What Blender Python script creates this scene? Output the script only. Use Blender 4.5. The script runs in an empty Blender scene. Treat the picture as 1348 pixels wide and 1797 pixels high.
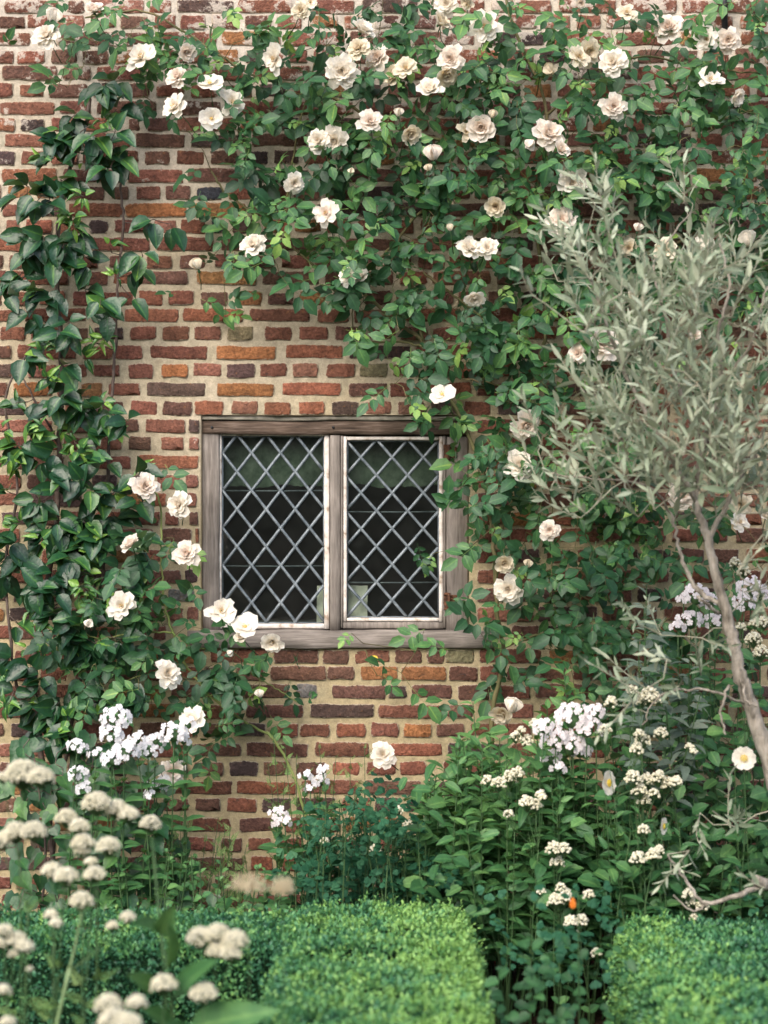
import bpy, math, random
import numpy as np
from mathutils import Vector, Matrix, noise as mnoise

# ------------------------------------------------------------------ camera, sky, sun, exposure
scene = bpy.context.scene
COL = scene.collection
CAM_D, CAM_Z, F = 6.0, 1.6, 3000.0
cam_data = bpy.data.cameras.new('camera')
cam = bpy.data.objects.new('camera', cam_data); COL.objects.link(cam)
cam.location = (0, -CAM_D, CAM_Z)
cam.rotation_euler = (math.radians(90), 0, 0)
cam_data.sensor_fit = 'AUTO'; cam_data.sensor_width = 36
cam_data.lens = 36 * F / 1797
cam_data.clip_start = 0.05; cam_data.clip_end = 400
cam_data.dof.use_dof = True
cam_data.dof.focus_distance = CAM_D - 0.10
cam_data.dof.aperture_fstop = 1.9
scene.camera = cam

SUN_EL, SUN_AZ = 40, -24          # degrees; azimuth measured from straight behind the camera
world = bpy.data.worlds.new('World'); scene.world = world
world.use_nodes = True
wn = world.node_tree.nodes; wl = world.node_tree.links
bg = wn['Background']
sky = wn.new('ShaderNodeTexSky'); sky.sky_type = 'NISHITA'
sky.sun_disc = False
sky.sun_elevation = math.radians(SUN_EL)
sky.sun_rotation = math.radians(180 - SUN_AZ)
sky.air_density = 1.0; sky.dust_density = 3.0; sky.ozone_density = 1.0
wl.new(sky.outputs[0], bg.inputs[0])
bg.inputs[1].default_value = 0.15
sun_data = bpy.data.lights.new('sun', 'SUN')
sun = bpy.data.objects.new('sun', sun_data); COL.objects.link(sun)
sun_data.energy = 1.3; sun_data.angle = math.radians(60); sun_data.color = (1.0, 0.94, 0.85)
_el, _az = math.radians(SUN_EL), math.radians(SUN_AZ)
sdir = Vector((math.sin(_az) * math.cos(_el), -math.cos(_az) * math.cos(_el), math.sin(_el)))   # towards the sun
sun.rotation_euler = sdir.to_track_quat('Z', 'Y').to_euler()
sun.location = sdir * 20
scene.view_settings.view_transform = 'Standard'
scene.view_settings.look = 'None'
scene.view_settings.exposure = 1.10
scene.view_settings.gamma = 1
scene.view_settings.use_curve_mapping = False

# ------------------------------------------------------------------ helpers
rng = np.random.default_rng(11)
random.seed(5)

def P(px, py, Y):
    """photograph pixel at depth Y -> world point"""
    d = Y + CAM_D
    return np.array([(px - 674) * d / F, Y, CAM_Z - (py - 898.5) * d / F])

def tagp(o, label=None, cat=None, group=None, kind=None):
    if label: o['label'] = label
    if cat: o['category'] = cat
    if group: o['group'] = group
    if kind: o['kind'] = kind
    return o

def thing(name, label, cat, loc=(0, 0, 0), group=None):
    o = bpy.data.objects.new(name, None); COL.objects.link(o)
    o.empty_display_size = 0.1
    o.location = loc
    return tagp(o, label, cat, group)

def link(name, mesh, parent=None, kind=None, color=(0, 0, 0, 1)):
    o = bpy.data.objects.new(name, mesh); COL.objects.link(o)
    o.color = color
    if parent is not None:
        o.parent = parent
        # the children keep world coordinates
        root = Vector((0, 0, 0)); p = parent
        while p is not None:
            root = root + p.location; p = p.parent
        o.location = -root
    if kind: o['kind'] = kind
    return o

def mk_mesh(name, V, T, mats, mi=None, tint=None, edge=None, col=None, smooth=True):
    V = np.asarray(V, np.float32); T = np.asarray(T, np.int32)
    me = bpy.data.meshes.new(name)
    me.vertices.add(len(V)); me.vertices.foreach_set('co', V.ravel())
    me.loops.add(len(T) * 3); me.loops.foreach_set('vertex_index', T.ravel())
    me.polygons.add(len(T))
    me.polygons.foreach_set('loop_start', np.arange(len(T), dtype=np.int32) * 3)
    me.polygons.foreach_set('loop_total', np.full(len(T), 3, np.int32))
    me.polygons.foreach_set('use_smooth', np.full(len(T), bool(smooth)))
    for m in mats: me.materials.append(m)
    if mi is not None:
        me.polygons.foreach_set('material_index', np.asarray(mi, np.int32))
    if tint is not None:
        a = me.attributes.new('tint', 'FLOAT', 'POINT'); a.data.foreach_set('value', np.asarray(tint, np.float32))
    if edge is not None:
        a = me.attributes.new('edge', 'FLOAT', 'POINT'); a.data.foreach_set('value', np.asarray(edge, np.float32))
    if col is not None:
        a = me.attributes.new('col', 'FLOAT_COLOR', 'POINT')
        a.data.foreach_set('color', np.asarray(col, np.float32).ravel())
    me.update(); me.validate()
    return me

class MB:
    def __init__(s):
        s.V = []; s.T = []; s.mi = []; s.tint = []; s.edge = []; s.col = []; s.n = 0
    def add(s, V, T, mi=0, tint=0.0, edge=0.5, col=None):
        V = np.asarray(V, float); T = np.asarray(T, int)
        s.V.append(V); s.T.append(T + s.n); s.n += len(V)
        s.mi.append(np.full(len(T), mi) if np.isscalar(mi) else np.asarray(mi))
        s.tint.append(np.full(len(V), tint) if np.isscalar(tint) else np.asarray(tint))
        s.edge.append(np.full(len(V), edge) if np.isscalar(edge) else np.asarray(edge))
        if col is not None: s.col.append(np.tile(np.append(col, 1.0), (len(V), 1)))
    def arrays(s):
        return (np.concatenate(s.V), np.concatenate(s.T), np.concatenate(s.mi),
                np.concatenate(s.tint), np.concatenate(s.edge))
    def mesh(s, name, mats, smooth=True):
        V, T, mi, ti, ed = s.arrays()
        return mk_mesh(name, V, T, mats, mi, ti, ed, np.concatenate(s.col) if s.col else None, smooth)
    def build(s, name, mats, parent=None, kind=None, smooth=True):
        return link(name, s.mesh(name, mats, smooth), parent, kind)

def box(mb, x0, x1, y0, y1, z0, z1, mi=0, tint=0.0, bev=0.0, wob=0.0):
    """box with chamfered long edges and an optional waver"""
    if bev <= 0:
        V = [(x, y, z) for x in (x0, x1) for y in (y0, y1) for z in (z0, z1)]
        Q = [(0, 1, 3, 2), (4, 6, 7, 5), (0, 4, 5, 1), (2, 3, 7, 6), (0, 2, 6, 4), (1, 5, 7, 3)]
        T = [t for q in Q for t in ((q[0], q[1], q[2]), (q[0], q[2], q[3]))]
        mb.add(V, T, mi, tint); return
    lx, lz = x1 - x0, z1 - z0
    along = 'x' if lx > lz else 'z'
    n = 14
    if along == 'x': prof = [(y0, z0 + bev), (y0 + bev, z0), (y1, z0), (y1, z1), (y0 + bev, z1), (y0, z1 - bev)]
    else: prof = [(y0, x0 + bev), (y0 + bev, x0), (y1, x0), (y1, x1), (y0 + bev, x1), (y0, x1 - bev)]
    V = []
    for i in range(n + 1):
        t = i / n
        for k, (a, b) in enumerate(prof):
            w = wob * mnoise.noise(Vector((t * 9 + x0 * 7, k * 1.7, z0 * 5)))
            w2 = wob * mnoise.noise(Vector((t * 7 + x0 * 3 + 9, k * 2.7, z1 * 5)))
            if along == 'x': V.append((x0 + lx * t, a + w, b + w2))
            else: V.append((b + w2, a + w, z0 + lz * t))
    T = []
    m = len(prof)
    for i in range(n):
        for k in range(m):
            a = i * m + k; b = i * m + (k + 1) % m; c = a + m; d = b + m
            T += [(a, b, d), (a, d, c)]
    for k in range(1, m - 1):
        T.append((0, k + 1, k)); T.append((n * m, n * m + k, n * m + k + 1))
    mb.add(V, T, mi, tint)

def tube(mb, pts, r0, r1=None, sides=6, mi=0, tint=0.0, cap=True, knob=0.0):
    pts = np.asarray(pts, float); n = len(pts)
    if r1 is None: r1 = r0
    rad = np.linspace(r0, r1, n) if np.isscalar(r0) else np.asarray(r0)
    tan = np.gradient(pts, axis=0); tan /= (np.linalg.norm(tan, axis=1)[:, None] + 1e-9)
    up = np.array([0.31, -0.9, 0.29])
    a = np.cross(tan, up); a /= (np.linalg.norm(a, axis=1)[:, None] + 1e-9)
    b = np.cross(tan, a)
    ang = np.arange(sides) * 2 * math.pi / sides
    if knob: rad = rad * (1 + knob * rng.uniform(-1, 1, n))
    V = pts[:, None, :] + rad[:, None, None] * (np.cos(ang)[None, :, None] * a[:, None, :] + np.sin(ang)[None, :, None] * b[:, None, :])
    V = V.reshape(-1, 3)
    T = []
    for i in range(n - 1):
        for k in range(sides):
            p = i * sides + k; q = i * sides + (k + 1) % sides
            T += [(p, q, q + sides), (p, q + sides, p + sides)]
    V = np.vstack([V, pts[0], pts[-1]])
    if cap:
        for k in range(sides):
            T.append((n * sides, (k + 1) % sides, k))
            T.append((n * sides + 1, (n - 1) * sides + k, (n - 1) * sides + (k + 1) % sides))
    mb.add(V, T, mi, tint)

def spline(pts, n=6):
    """Catmull-Rom through points"""
    p = np.asarray(pts, float)
    p = np.vstack([2 * p[0] - p[1], p, 2 * p[-1] - p[-2]])
    out = []
    for i in range(1, len(p) - 2):
        for t in np.linspace(0, 1, n, endpoint=False):
            out.append(0.5 * ((2 * p[i]) + (-p[i-1] + p[i+1]) * t + (2*p[i-1] - 5*p[i] + 4*p[i+1] - p[i+2]) * t*t
                              + (-p[i-1] + 3*p[i] - 3*p[i+1] + p[i+2]) * t**3))
    out.append(p[-2])
    return np.array(out)

def pxpath(lst, n=6):
    return spline([P(x, y, Y) for x, y, Y in lst], n)

def frames(d, nrm):
    """(N,3) directions and normals -> (N,3,3) with columns x=d, y, z=normal"""
    d = d / (np.linalg.norm(d, axis=1)[:, None] + 1e-9)
    z = nrm - (nrm * d).sum(1)[:, None] * d
    z /= (np.linalg.norm(z, axis=1)[:, None] + 1e-9)
    y = np.cross(z, d)
    return np.stack([d, y, z], axis=2)

def ball(r, nu=8, nv=5):
    V = [(0, 0, -r)]
    for i in range(1, nv):
        a = -math.pi / 2 + math.pi * i / nv
        for j in range(nu):
            b = 2 * math.pi * j / nu
            V.append((r * math.cos(a) * math.cos(b), r * math.cos(a) * math.sin(b), r * math.sin(a)))
    V.append((0, 0, r)); T = []
    for j in range(nu): T.append((0, 1 + (j + 1) % nu, 1 + j))
    for i in range(nv - 2):
        for j in range(nu):
            a = 1 + i * nu + j; b = 1 + i * nu + (j + 1) % nu; T += [(a, b, b + nu), (a, b + nu, a + nu)]
    L_ = len(V) - 1
    for j in range(nu): T.append((L_, L_ - nu + j, L_ - nu + (j + 1) % nu))
    return np.array(V), np.array(T)


# ------------------------------------------------------------------ materials
def new_mat(name):
    m = bpy.data.materials.new(name); m.use_nodes = True
    nt = m.node_tree; nt.nodes.clear()
    out = nt.nodes.new('ShaderNodeOutputMaterial')
    return m, nt, out
def N(nt, t, **kw):
    n = nt.nodes.new(t)
    for k, v in kw.items():
        if k.startswith('i_'): n.inputs[k[2:].replace('_', ' ')].default_value = v
        else: setattr(n, k, v)
    return n
def ramp(nt, stops, interp='LINEAR'):
    r = nt.nodes.new('ShaderNodeValToRGB'); cr = r.color_ramp; cr.interpolation = interp
    while len(cr.elements) < len(stops): cr.elements.new(0.5)
    for e, (p, c) in zip(cr.elements, stops):
        e.position = p; e.color = (*c, 1) if len(c) == 3 else c
    return r
def math_n(nt, op, a, b=None, clamp=False):
    n = nt.nodes.new('ShaderNodeMath'); n.operation = op; n.use_clamp = clamp
    for i, v in enumerate((a, b)):
        if v is None: continue
        if isinstance(v, (int, float)): n.inputs[i].default_value = v
        else: nt.links.new(v, n.inputs[i])
    return n.outputs[0]
def mixc(nt, fac, a, b, mode='MIX'):
    n = nt.nodes.new('ShaderNodeMix'); n.data_type = 'RGBA'; n.blend_type = mode
    for i, v in ((0, fac), (6, a), (7, b)):
        if isinstance(v, (int, float)): n.inputs[i].default_value = v
        elif isinstance(v, tuple): n.inputs[i].default_value = (*v, 1) if len(v) == 3 else v
        else: nt.links.new(v, n.inputs[i])
    return n.outputs[2]
def pos_noise(nt, scale, detail=3, rough=0.5, stretch=None, coord='Position'):
    if coord == 'Position': src = nt.nodes.new('ShaderNodeNewGeometry').outputs['Position']
    else: src = nt.nodes.new('ShaderNodeTexCoord').outputs[coord]
    if stretch:
        mp = nt.nodes.new('ShaderNodeMapping'); mp.inputs['Scale'].default_value = stretch
        nt.links.new(src, mp.inputs[0]); src = mp.outputs[0]
    n = nt.nodes.new('ShaderNodeTexNoise'); n.inputs['Scale'].default_value = scale
    n.inputs['Detail'].default_value = detail; n.inputs['Roughness'].default_value = rough
    nt.links.new(src, n.inputs['Vector'])
    return n.outputs['Fac']

def leaf_mat(name, stops, rough=0.5, spec=0.4, transl=0.25, back=None, vein=0.25, vary=0.18, tr_col=None, coat=0.0):
    m, nt, out = new_mat(name); L = nt.links
    at = N(nt, 'ShaderNodeAttribute', attribute_name='tint')
    ed = N(nt, 'ShaderNodeAttribute', attribute_name='edge')
    oi = N(nt, 'ShaderNodeObjectInfo')
    sep = N(nt, 'ShaderNodeSeparateColor'); L.new(oi.outputs['Color'], sep.inputs[0])
    t = math_n(nt, 'ADD', at.outputs['Fac'], sep.outputs[0])
    nz = pos_noise(nt, 26, 2)
    t = math_n(nt, 'ADD', t, math_n(nt, 'MULTIPLY', math_n(nt, 'SUBTRACT', nz, 0.5), vary * 2))
    # paler midrib
    rib = math_n(nt, 'SUBTRACT', 1.0, math_n(nt, 'MULTIPLY', ed.outputs['Fac'], 5.0), clamp=True)
    t = math_n(nt, 'ADD', t, math_n(nt, 'MULTIPLY', rib, vein))
    rp = ramp(nt, stops); L.new(t, rp.inputs[0])
    col = rp.outputs[0]
    nz2 = pos_noise(nt, 140, 2)
    col = mixc(nt, 0.35, col, mixc(nt, 1.0, col, ramp_from(nt, nz2, 0.55, 1.35), 'MULTIPLY'))
    if back:
        g = N(nt, 'ShaderNodeNewGeometry')
        col = mixc(nt, g.outputs['Backfacing'], col, mixc(nt, 0.6, col, back))
    b = N(nt, 'ShaderNodeBsdfPrincipled'); L.new(col, b.inputs['Base Color'])
    b.inputs['Roughness'].default_value = rough
    b.inputs['Specular IOR Level'].default_value = spec
    if coat: b.inputs['Coat Weight'].default_value = coat; b.inputs['Coat Roughness'].default_value = 0.22
    bp = N(nt, 'ShaderNodeBump'); bp.inputs['Strength'].default_value = 0.5; bp.inputs['Distance'].default_value = 0.003
    L.new(pos_noise(nt, 120, 2), bp.inputs['Height']); L.new(bp.outputs[0], b.inputs['Normal'])
    tr = N(nt, 'ShaderNodeBsdfTranslucent')
    L.new(mixc(nt, 0.5, col, tr_col or (0.25, 0.4, 0.06)) , tr.inputs['Color'])
    mx = N(nt, 'ShaderNodeMixShader'); mx.inputs[0].default_value = transl
    L.new(b.outputs[0], mx.inputs[1]); L.new(tr.outputs[0], mx.inputs[2]); L.new(mx.outputs[0], out.inputs[0])
    return m

def ramp_from(nt, fac, lo, hi):
    r = ramp(nt, [(0.3, (lo,) * 3), (0.7, (hi,) * 3)]); nt.links.new(fac, r.inputs[0]); return r.outputs[0]

def simple_mat(name, stops, scale=20, rough=0.7, spec=0.3, bump=0.3, bscale=80, bdist=0.004, stretch=None, metallic=0, detail=4, transl=0):
    m, nt, out = new_mat(name); L = nt.links
    f = pos_noise(nt, scale, detail, 0.6, stretch)
    rp = ramp(nt, stops); L.new(f, rp.inputs[0])
    b = N(nt, 'ShaderNodeBsdfPrincipled'); L.new(rp.outputs[0], b.inputs['Base Color'])
    b.inputs['Roughness'].default_value = rough; b.inputs['Specular IOR Level'].default_value = spec
    b.inputs['Metallic'].default_value = metallic
    if bump:
        bp = N(nt, 'ShaderNodeBump'); bp.inputs['Strength'].default_value = bump; bp.inputs['Distance'].default_value = bdist
        L.new(pos_noise(nt, bscale, 4, 0.6, stretch), bp.inputs['Height']); L.new(bp.outputs[0], b.inputs['Normal'])
    if transl:
        tr = N(nt, 'ShaderNodeBsdfTranslucent'); L.new(rp.outputs[0], tr.inputs[0])
        mx = N(nt, 'ShaderNodeMixShader'); mx.inputs[0].default_value = transl
        L.new(b.outputs[0], mx.inputs[1]); L.new(tr.outputs[0], mx.inputs[2]); L.new(mx.outputs[0], out.inputs[0])
    else:
        L.new(b.outputs[0], out.inputs[0])
    return m

def brick_mat(name, from_object):
    m, nt, out = new_mat(name); L = nt.links
    if from_object: base = N(nt, 'ShaderNodeObjectInfo').outputs['Color']
    else: base = N(nt, 'ShaderNodeAttribute', attribute_name='col').outputs['Color']
    g = N(nt, 'ShaderNodeNewGeometry')
    n1 = pos_noise(nt, 22, 5, 0.65)
    n2 = pos_noise(nt, 95, 4, 0.7)
    n3 = pos_noise(nt, 38, 3, 0.6, (1, 1, 1.6))
    c = mixc(nt, 1.0, base, ramp_from(nt, n1, 0.55, 1.35), 'MULTIPLY')
    c = mixc(nt, 1.0, c, ramp_from(nt, n2, 0.52, 1.42), 'MULTIPLY')
    # scorched dark patches and ochre flecks
    dk = ramp(nt, [(0.60, (0, 0, 0)), (0.72, (1, 1, 1))]); L.new(n3, dk.inputs[0])
    c = mixc(nt, math_n(nt, 'MULTIPLY', dk.outputs[0], 0.6), c, (0.045, 0.035, 0.035))
    n4 = pos_noise(nt, 55, 4, 0.7)
    oc = ramp(nt, [(0.60, (0, 0, 0)), (0.70, (1, 1, 1))]); L.new(n4, oc.inputs[0])
    c = mixc(nt, math_n(nt, 'MULTIPLY', oc.outputs[0], 0.45), c, (0.36, 0.16, 0.055))
    # lime wash left on the brick, heavier high up and low down
    sx = N(nt, 'ShaderNodeSeparateXYZ'); L.new(g.outputs['Position'], sx.inputs[0])
    n5 = pos_noise(nt, 11, 7, 0.72)
    hi = math_n(nt, 'MULTIPLY', math_n(nt, 'SUBTRACT', sx.outputs['Z'], 2.4), 0.16, clamp=True)
    lo = math_n(nt, 'MULTIPLY', math_n(nt, 'SUBTRACT', 0.75, sx.outputs['Z']), 0.12, clamp=True)
    s = math_n(nt, 'ADD', n5, math_n(nt, 'ADD', hi, lo))
    lm = ramp(nt, [(0.665, (0, 0, 0)), (0.71, (1, 1, 1))]); L.new(s, lm.inputs[0])
    c = mixc(nt, math_n(nt, 'MULTIPLY', lm.outputs[0], 0.85), c, (0.52, 0.45, 0.38))
    # mortar smeared raggedly over the arris
    ed = N(nt, 'ShaderNodeAttribute', attribute_name='edge')
    e = math_n(nt, 'ADD', ed.outputs['Fac'], math_n(nt, 'MULTIPLY', math_n(nt, 'SUBTRACT', pos_noise(nt, 75, 5, 0.8), 0.5), 2.3))
    er = ramp(nt, [(0.26, (1, 1, 1)), (0.40, (0, 0, 0))]); L.new(e, er.inputs[0])
    c = mixc(nt, math_n(nt, 'MULTIPLY', er.outputs[0], 0.85), c, (0.44, 0.365, 0.27))
    b = N(nt, 'ShaderNodeBsdfPrincipled'); L.new(c, b.inputs['Base Color'])
    b.inputs['Roughness'].default_value = 0.88; b.inputs['Specular IOR Level'].default_value = 0.25
    bp = N(nt, 'ShaderNodeBump'); bp.inputs['Strength'].default_value = 1.0; bp.inputs['Distance'].default_value = 0.010
    L.new(math_n(nt, 'ADD', n1, math_n(nt, 'MULTIPLY', n2, 0.8)), bp.inputs['Height']); L.new(bp.outputs[0], b.inputs['Normal'])
    L.new(b.outputs[0], out.inputs[0])
    return m

def mortar_mat():
    m, nt, out = new_mat('lime_mortar'); L = nt.links
    g = N(nt, 'ShaderNodeNewGeometry')
    sx = N(nt, 'ShaderNodeSeparateXYZ'); L.new(g.outputs['Position'], sx.inputs[0])
    hz = math_n(nt, 'ADD', math_n(nt, 'MULTIPLY', math_n(nt, 'SUBTRACT', sx.outputs['Z'], 1.2), 0.45),
                math_n(nt, 'MULTIPLY', math_n(nt, 'SUBTRACT', pos_noise(nt, 2.2, 3), 0.5), 1.3), clamp=True)
    rp = ramp(nt, [(0.0, (0.46, 0.375, 0.225)), (0.45, (0.49, 0.415, 0.295)), (1.0, (0.56, 0.495, 0.42))]); L.new(hz, rp.inputs[0])
    c = mixc(nt, 1.0, rp.outputs[0], ramp_from(nt, pos_noise(nt, 34, 6, 0.8), 0.60, 1.22), 'MULTIPLY')
    c = mixc(nt, 1.0, c, ramp_from(nt, pos_noise(nt, 240, 2, 0.7), 0.82, 1.1), 'MULTIPLY')
    st = ramp(nt, [(0.53, (0, 0, 0)), (0.72, (1, 1, 1))]); L.new(pos_noise(nt, 5, 7, 0.75), st.inputs[0])
    c = mixc(nt, math_n(nt, 'MULTIPLY', st.outputs[0], 0.55), c, (0.22, 0.22, 0.15))
    b = N(nt, 'ShaderNodeBsdfPrincipled'); L.new(c, b.inputs['Base Color'])
    b.inputs['Roughness'].default_value = 0.95; b.inputs['Specular IOR Level'].default_value = 0.15
    bp = N(nt, 'ShaderNodeBump'); bp.inputs['Strength'].default_value = 0.8; bp.inputs['Distance'].default_value = 0.004
    L.new(pos_noise(nt, 80, 6, 0.8), bp.inputs['Height']); L.new(bp.outputs[0], b.inputs['Normal'])
    L.new(b.outputs[0], out.inputs[0])
    return m

def glass_mat():
    m, nt, out = new_mat('old_glass'); L = nt.links
    fr = N(nt, 'ShaderNodeFresnel'); fr.inputs[0].default_value = 1.5
    gl = N(nt, 'ShaderNodeBsdfGlossy'); gl.inputs['Roughness'].default_value = 0.06
    bp = N(nt, 'ShaderNodeBump'); bp.inputs['Strength'].default_value = 0.25; bp.inputs['Distance'].default_value = 0.004
    L.new(pos_noise(nt, 14, 2), bp.inputs['Height']); L.new(bp.outputs[0], gl.inputs['Normal'])
    tr = N(nt, 'ShaderNodeBsdfTransparent'); tr.inputs[0].default_value = (0.86, 0.93, 0.88, 1)
    df = N(nt, 'ShaderNodeBsdfDiffuse'); df.inputs[0].default_value = (0.42, 0.45, 0.42, 1)
    dst = N(nt, 'ShaderNodeMixShader'); L.new(math_n(nt, 'MULTIPLY', ramp_from(nt, pos_noise(nt, 16, 5, 0.7), 0.35, 1.0), 0.032), dst.inputs[0])
    L.new(tr.outputs[0], dst.inputs[1]); L.new(df.outputs[0], dst.inputs[2])
    mx = N(nt, 'ShaderNodeMixShader'); L.new(fr.outputs[0], mx.inputs[0])
    L.new(dst.outputs[0], mx.inputs[1]); L.new(gl.outputs[0], mx.inputs[2]); L.new(mx.outputs[0], out.inputs[0])
    return m

def oak_mat(name, vertical, stops):
    st = (30, 12, 2.2) if vertical else (2.2, 12, 30)
    m, nt, out = new_mat(name); L = nt.links
    f = pos_noise(nt, 4, 5, 0.65, st)
    g = pos_noise(nt, 7, 3)
    rp = ramp(nt, stops); L.new(f, rp.inputs[0])
    c = mixc(nt, 1.0, rp.outputs[0], ramp_from(nt, g, 0.7, 1.2), 'MULTIPLY')
    b = N(nt, 'ShaderNodeBsdfPrincipled'); L.new(c, b.inputs['Base Color'])
    b.inputs['Roughness'].default_value = 0.85; b.inputs['Specular IOR Level'].default_value = 0.2
    bp = N(nt, 'ShaderNodeBump'); bp.inputs['Strength'].default_value = 0.5; bp.inputs['Distance'].default_value = 0.004
    L.new(f, bp.inputs['Height']); L.new(bp.outputs[0], b.inputs['Normal']); L.new(b.outputs[0], out.inputs[0])
    return m

M = {}
M['brick_o'] = brick_mat('old_brick', True)
M['brick_a'] = brick_mat('old_brick_courses', False)
M['mortar'] = mortar_mat()
M['glass'] = glass_mat()
OAK = [(0.25, (0.105, 0.090, 0.078)), (0.5, (0.215, 0.187, 0.165)), (0.75, (0.34, 0.30, 0.27))]
M['oak_v'] = oak_mat('weathered_oak_post', True, OAK)
M['oak_h'] = oak_mat('weathered_oak_rail', False, OAK)
M['oak_dark'] = oak_mat('dark_oak_head', False, [(0.3, (0.035, 0.025, 0.02)), (0.5, (0.10, 0.070, 0.052)), (0.72, (0.21, 0.16, 0.13))])
M['paint'] = simple_mat('old_white_paint', [(0.33, (0.36, 0.27, 0.20)), (0.42, (0.60, 0.53, 0.47)), (0.6, (0.76, 0.71, 0.66))], 28, 0.6, 0.3, 0.5, 60)
M['lead'] = simple_mat('dull_lead', [(0.3, (0.085, 0.11, 0.13)), (0.7, (0.25, 0.285, 0.31))], 34, 0.5, 0.5, 0.4, 120, 0.002, metallic=0.25)
M['iron'] = simple_mat('rusty_iron', [(0.35, (0.035, 0.018, 0.012)), (0.65, (0.16, 0.07, 0.035))], 60, 0.8, 0.3, 0.6, 90)
M['black_iron'] = simple_mat('black_iron', [(0.3, (0.012, 0.012, 0.014)), (0.7, (0.03, 0.03, 0.032))], 40, 0.5, 0.4)
M['bark'] = simple_mat('grey_bark', [(0.3, (0.10, 0.085, 0.065)), (0.48, (0.28, 0.245, 0.20)), (0.75, (0.46, 0.41, 0.35))], 38, 0.9, 0.2, 1.0, 90, 0.010, stretch=(1, 1, 0.35))
M['twig'] = simple_mat('silvery_twig', [(0.3, (0.22, 0.21, 0.15)), (0.7, (0.38, 0.37, 0.28))], 40, 0.85, 0.2, 0.4)
M['cane'] = simple_mat('rose_cane', [(0.3, (0.06, 0.07, 0.025)), (0.5, (0.13, 0.12, 0.05)), (0.7, (0.22, 0.17, 0.09))], 9, 0.7, 0.3, 0.5, 90)
M['greencane'] = simple_mat('green_cane', [(0.3, (0.12, 0.17, 0.045)), (0.7, (0.27, 0.30, 0.10))], 12, 0.6, 0.3, 0.3)
M['pearbark'] = simple_mat('pear_bark', [(0.3, (0.05, 0.035, 0.028)), (0.7, (0.16, 0.12, 0.10))], 30, 0.85, 0.3, 0.7)
M['stem'] = simple_mat('herb_stem', [(0.3, (0.025, 0.065, 0.022)), (0.7, (0.075, 0.14, 0.05))], 15, 0.6, 0.3, 0.2)
M['palestem'] = simple_mat('pale_stem', [(0.3, (0.16, 0.25, 0.10)), (0.7, (0.27, 0.37, 0.18))], 15, 0.6, 0.3, 0.2)
M['rose_leaf'] = leaf_mat('rose_leaf', [(0.0, (0.007, 0.036, 0.014)), (0.45, (0.028, 0.100, 0.037)), (0.8, (0.095, 0.220, 0.062)), (1.0, (0.22, 0.36, 0.08))],
                          0.48, 0.4, 0.16, back=(0.13, 0.22, 0.14))
M['pear_leaf'] = leaf_mat('pear_leaf', [(0.0, (0.005, 0.028, 0.013)), (0.45, (0.016, 0.070, 0.027)), (0.8, (0.065, 0.175, 0.038)), (1.0, (0.20, 0.36, 0.055))],
                          0.33, 0.5, 0.12, vein=0.35, back=(0.09, 0.16, 0.09))
M['silver_leaf'] = leaf_mat('silver_leaf', [(0.0, (0.13, 0.18, 0.11)), (0.5, (0.30, 0.355, 0.245)), (1.0, (0.52, 0.57, 0.43))],
                            0.65, 0.3, 0.22, back=(0.54, 0.57, 0.42), vein=0.12, tr_col=(0.35, 0.38, 0.2))
M['grey_leaf'] = leaf_mat('grey_green_leaf', [(0.0, (0.06, 0.10, 0.075)), (0.5, (0.15, 0.20, 0.155)), (1.0, (0.28, 0.32, 0.25))],
                            0.7, 0.2, 0.18, vein=0.15, tr_col=(0.25, 0.32, 0.15))
M['ivy_leaf'] = leaf_mat('ivy_leaf', [(0.0, (0.008, 0.04, 0.015)), (0.5, (0.025, 0.095, 0.03)), (1.0, (0.12, 0.26, 0.06))], 0.38, 0.45, 0.12)
M['herb_leaf'] = leaf_mat('herb_leaf', [(0.0, (0.016, 0.062, 0.022)), (0.5, (0.050, 0.150, 0.050)), (1.0, (0.17, 0.33, 0.10))], 0.5, 0.35, 0.2, vein=0.3)
M['blue_leaf'] = leaf_mat('blue_green_leaf', [(0.0, (0.008, 0.042, 0.021)), (0.5, (0.024, 0.102, 0.050)), (1.0, (0.085, 0.21, 0.10))], 0.6, 0.2, 0.15, tr_col=(0.10, 0.3, 0.09))
M['fern_leaf'] = leaf_mat('ferny_leaf', [(0.0, (0.07, 0.15, 0.04)), (0.5, (0.15, 0.26, 0.08)), (1.0, (0.30, 0.40, 0.15))], 0.6, 0.25, 0.3)
M['box_leaf'] = leaf_mat('box_leaf', [(0.0, (0.012, 0.060, 0.034)), (0.4, (0.045, 0.165, 0.085)), (0.75, (0.115, 0.30, 0.11)), (1.0, (0.25, 0.45, 0.12))],
                         0.45, 0.4, 0.22, vary=0.25, tr_col=(0.2, 0.45, 0.06))
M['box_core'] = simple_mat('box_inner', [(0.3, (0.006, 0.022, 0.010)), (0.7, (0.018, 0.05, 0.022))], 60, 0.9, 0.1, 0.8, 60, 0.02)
PET = [(0.0, (0.90, 0.84, 0.76)), (0.5, (0.87, 0.75, 0.65)), (1.0, (0.80, 0.56, 0.44))]
M['petal'] = leaf_mat('rose_petal', PET, 0.6, 0.2, 0.42, vein=0, vary=0.10, tr_col=(0.95, 0.84, 0.72))
M['petal_w'] = leaf_mat('ivory_petal', [(0.0, (0.92, 0.88, 0.80)), (0.5, (0.90, 0.82, 0.70)), (1.0, (0.82, 0.67, 0.46))], 0.6, 0.2, 0.42, vein=0, vary=0.10, tr_col=(0.95, 0.88, 0.75))
M['petal_f'] = leaf_mat('faded_petal', [(0.0, (0.84, 0.78, 0.64)), (0.5, (0.79, 0.67, 0.49)), (1.0, (0.62, 0.45, 0.27))], 0.7, 0.15, 0.4, vein=0, vary=0.15, tr_col=(0.85, 0.74, 0.54))
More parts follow.
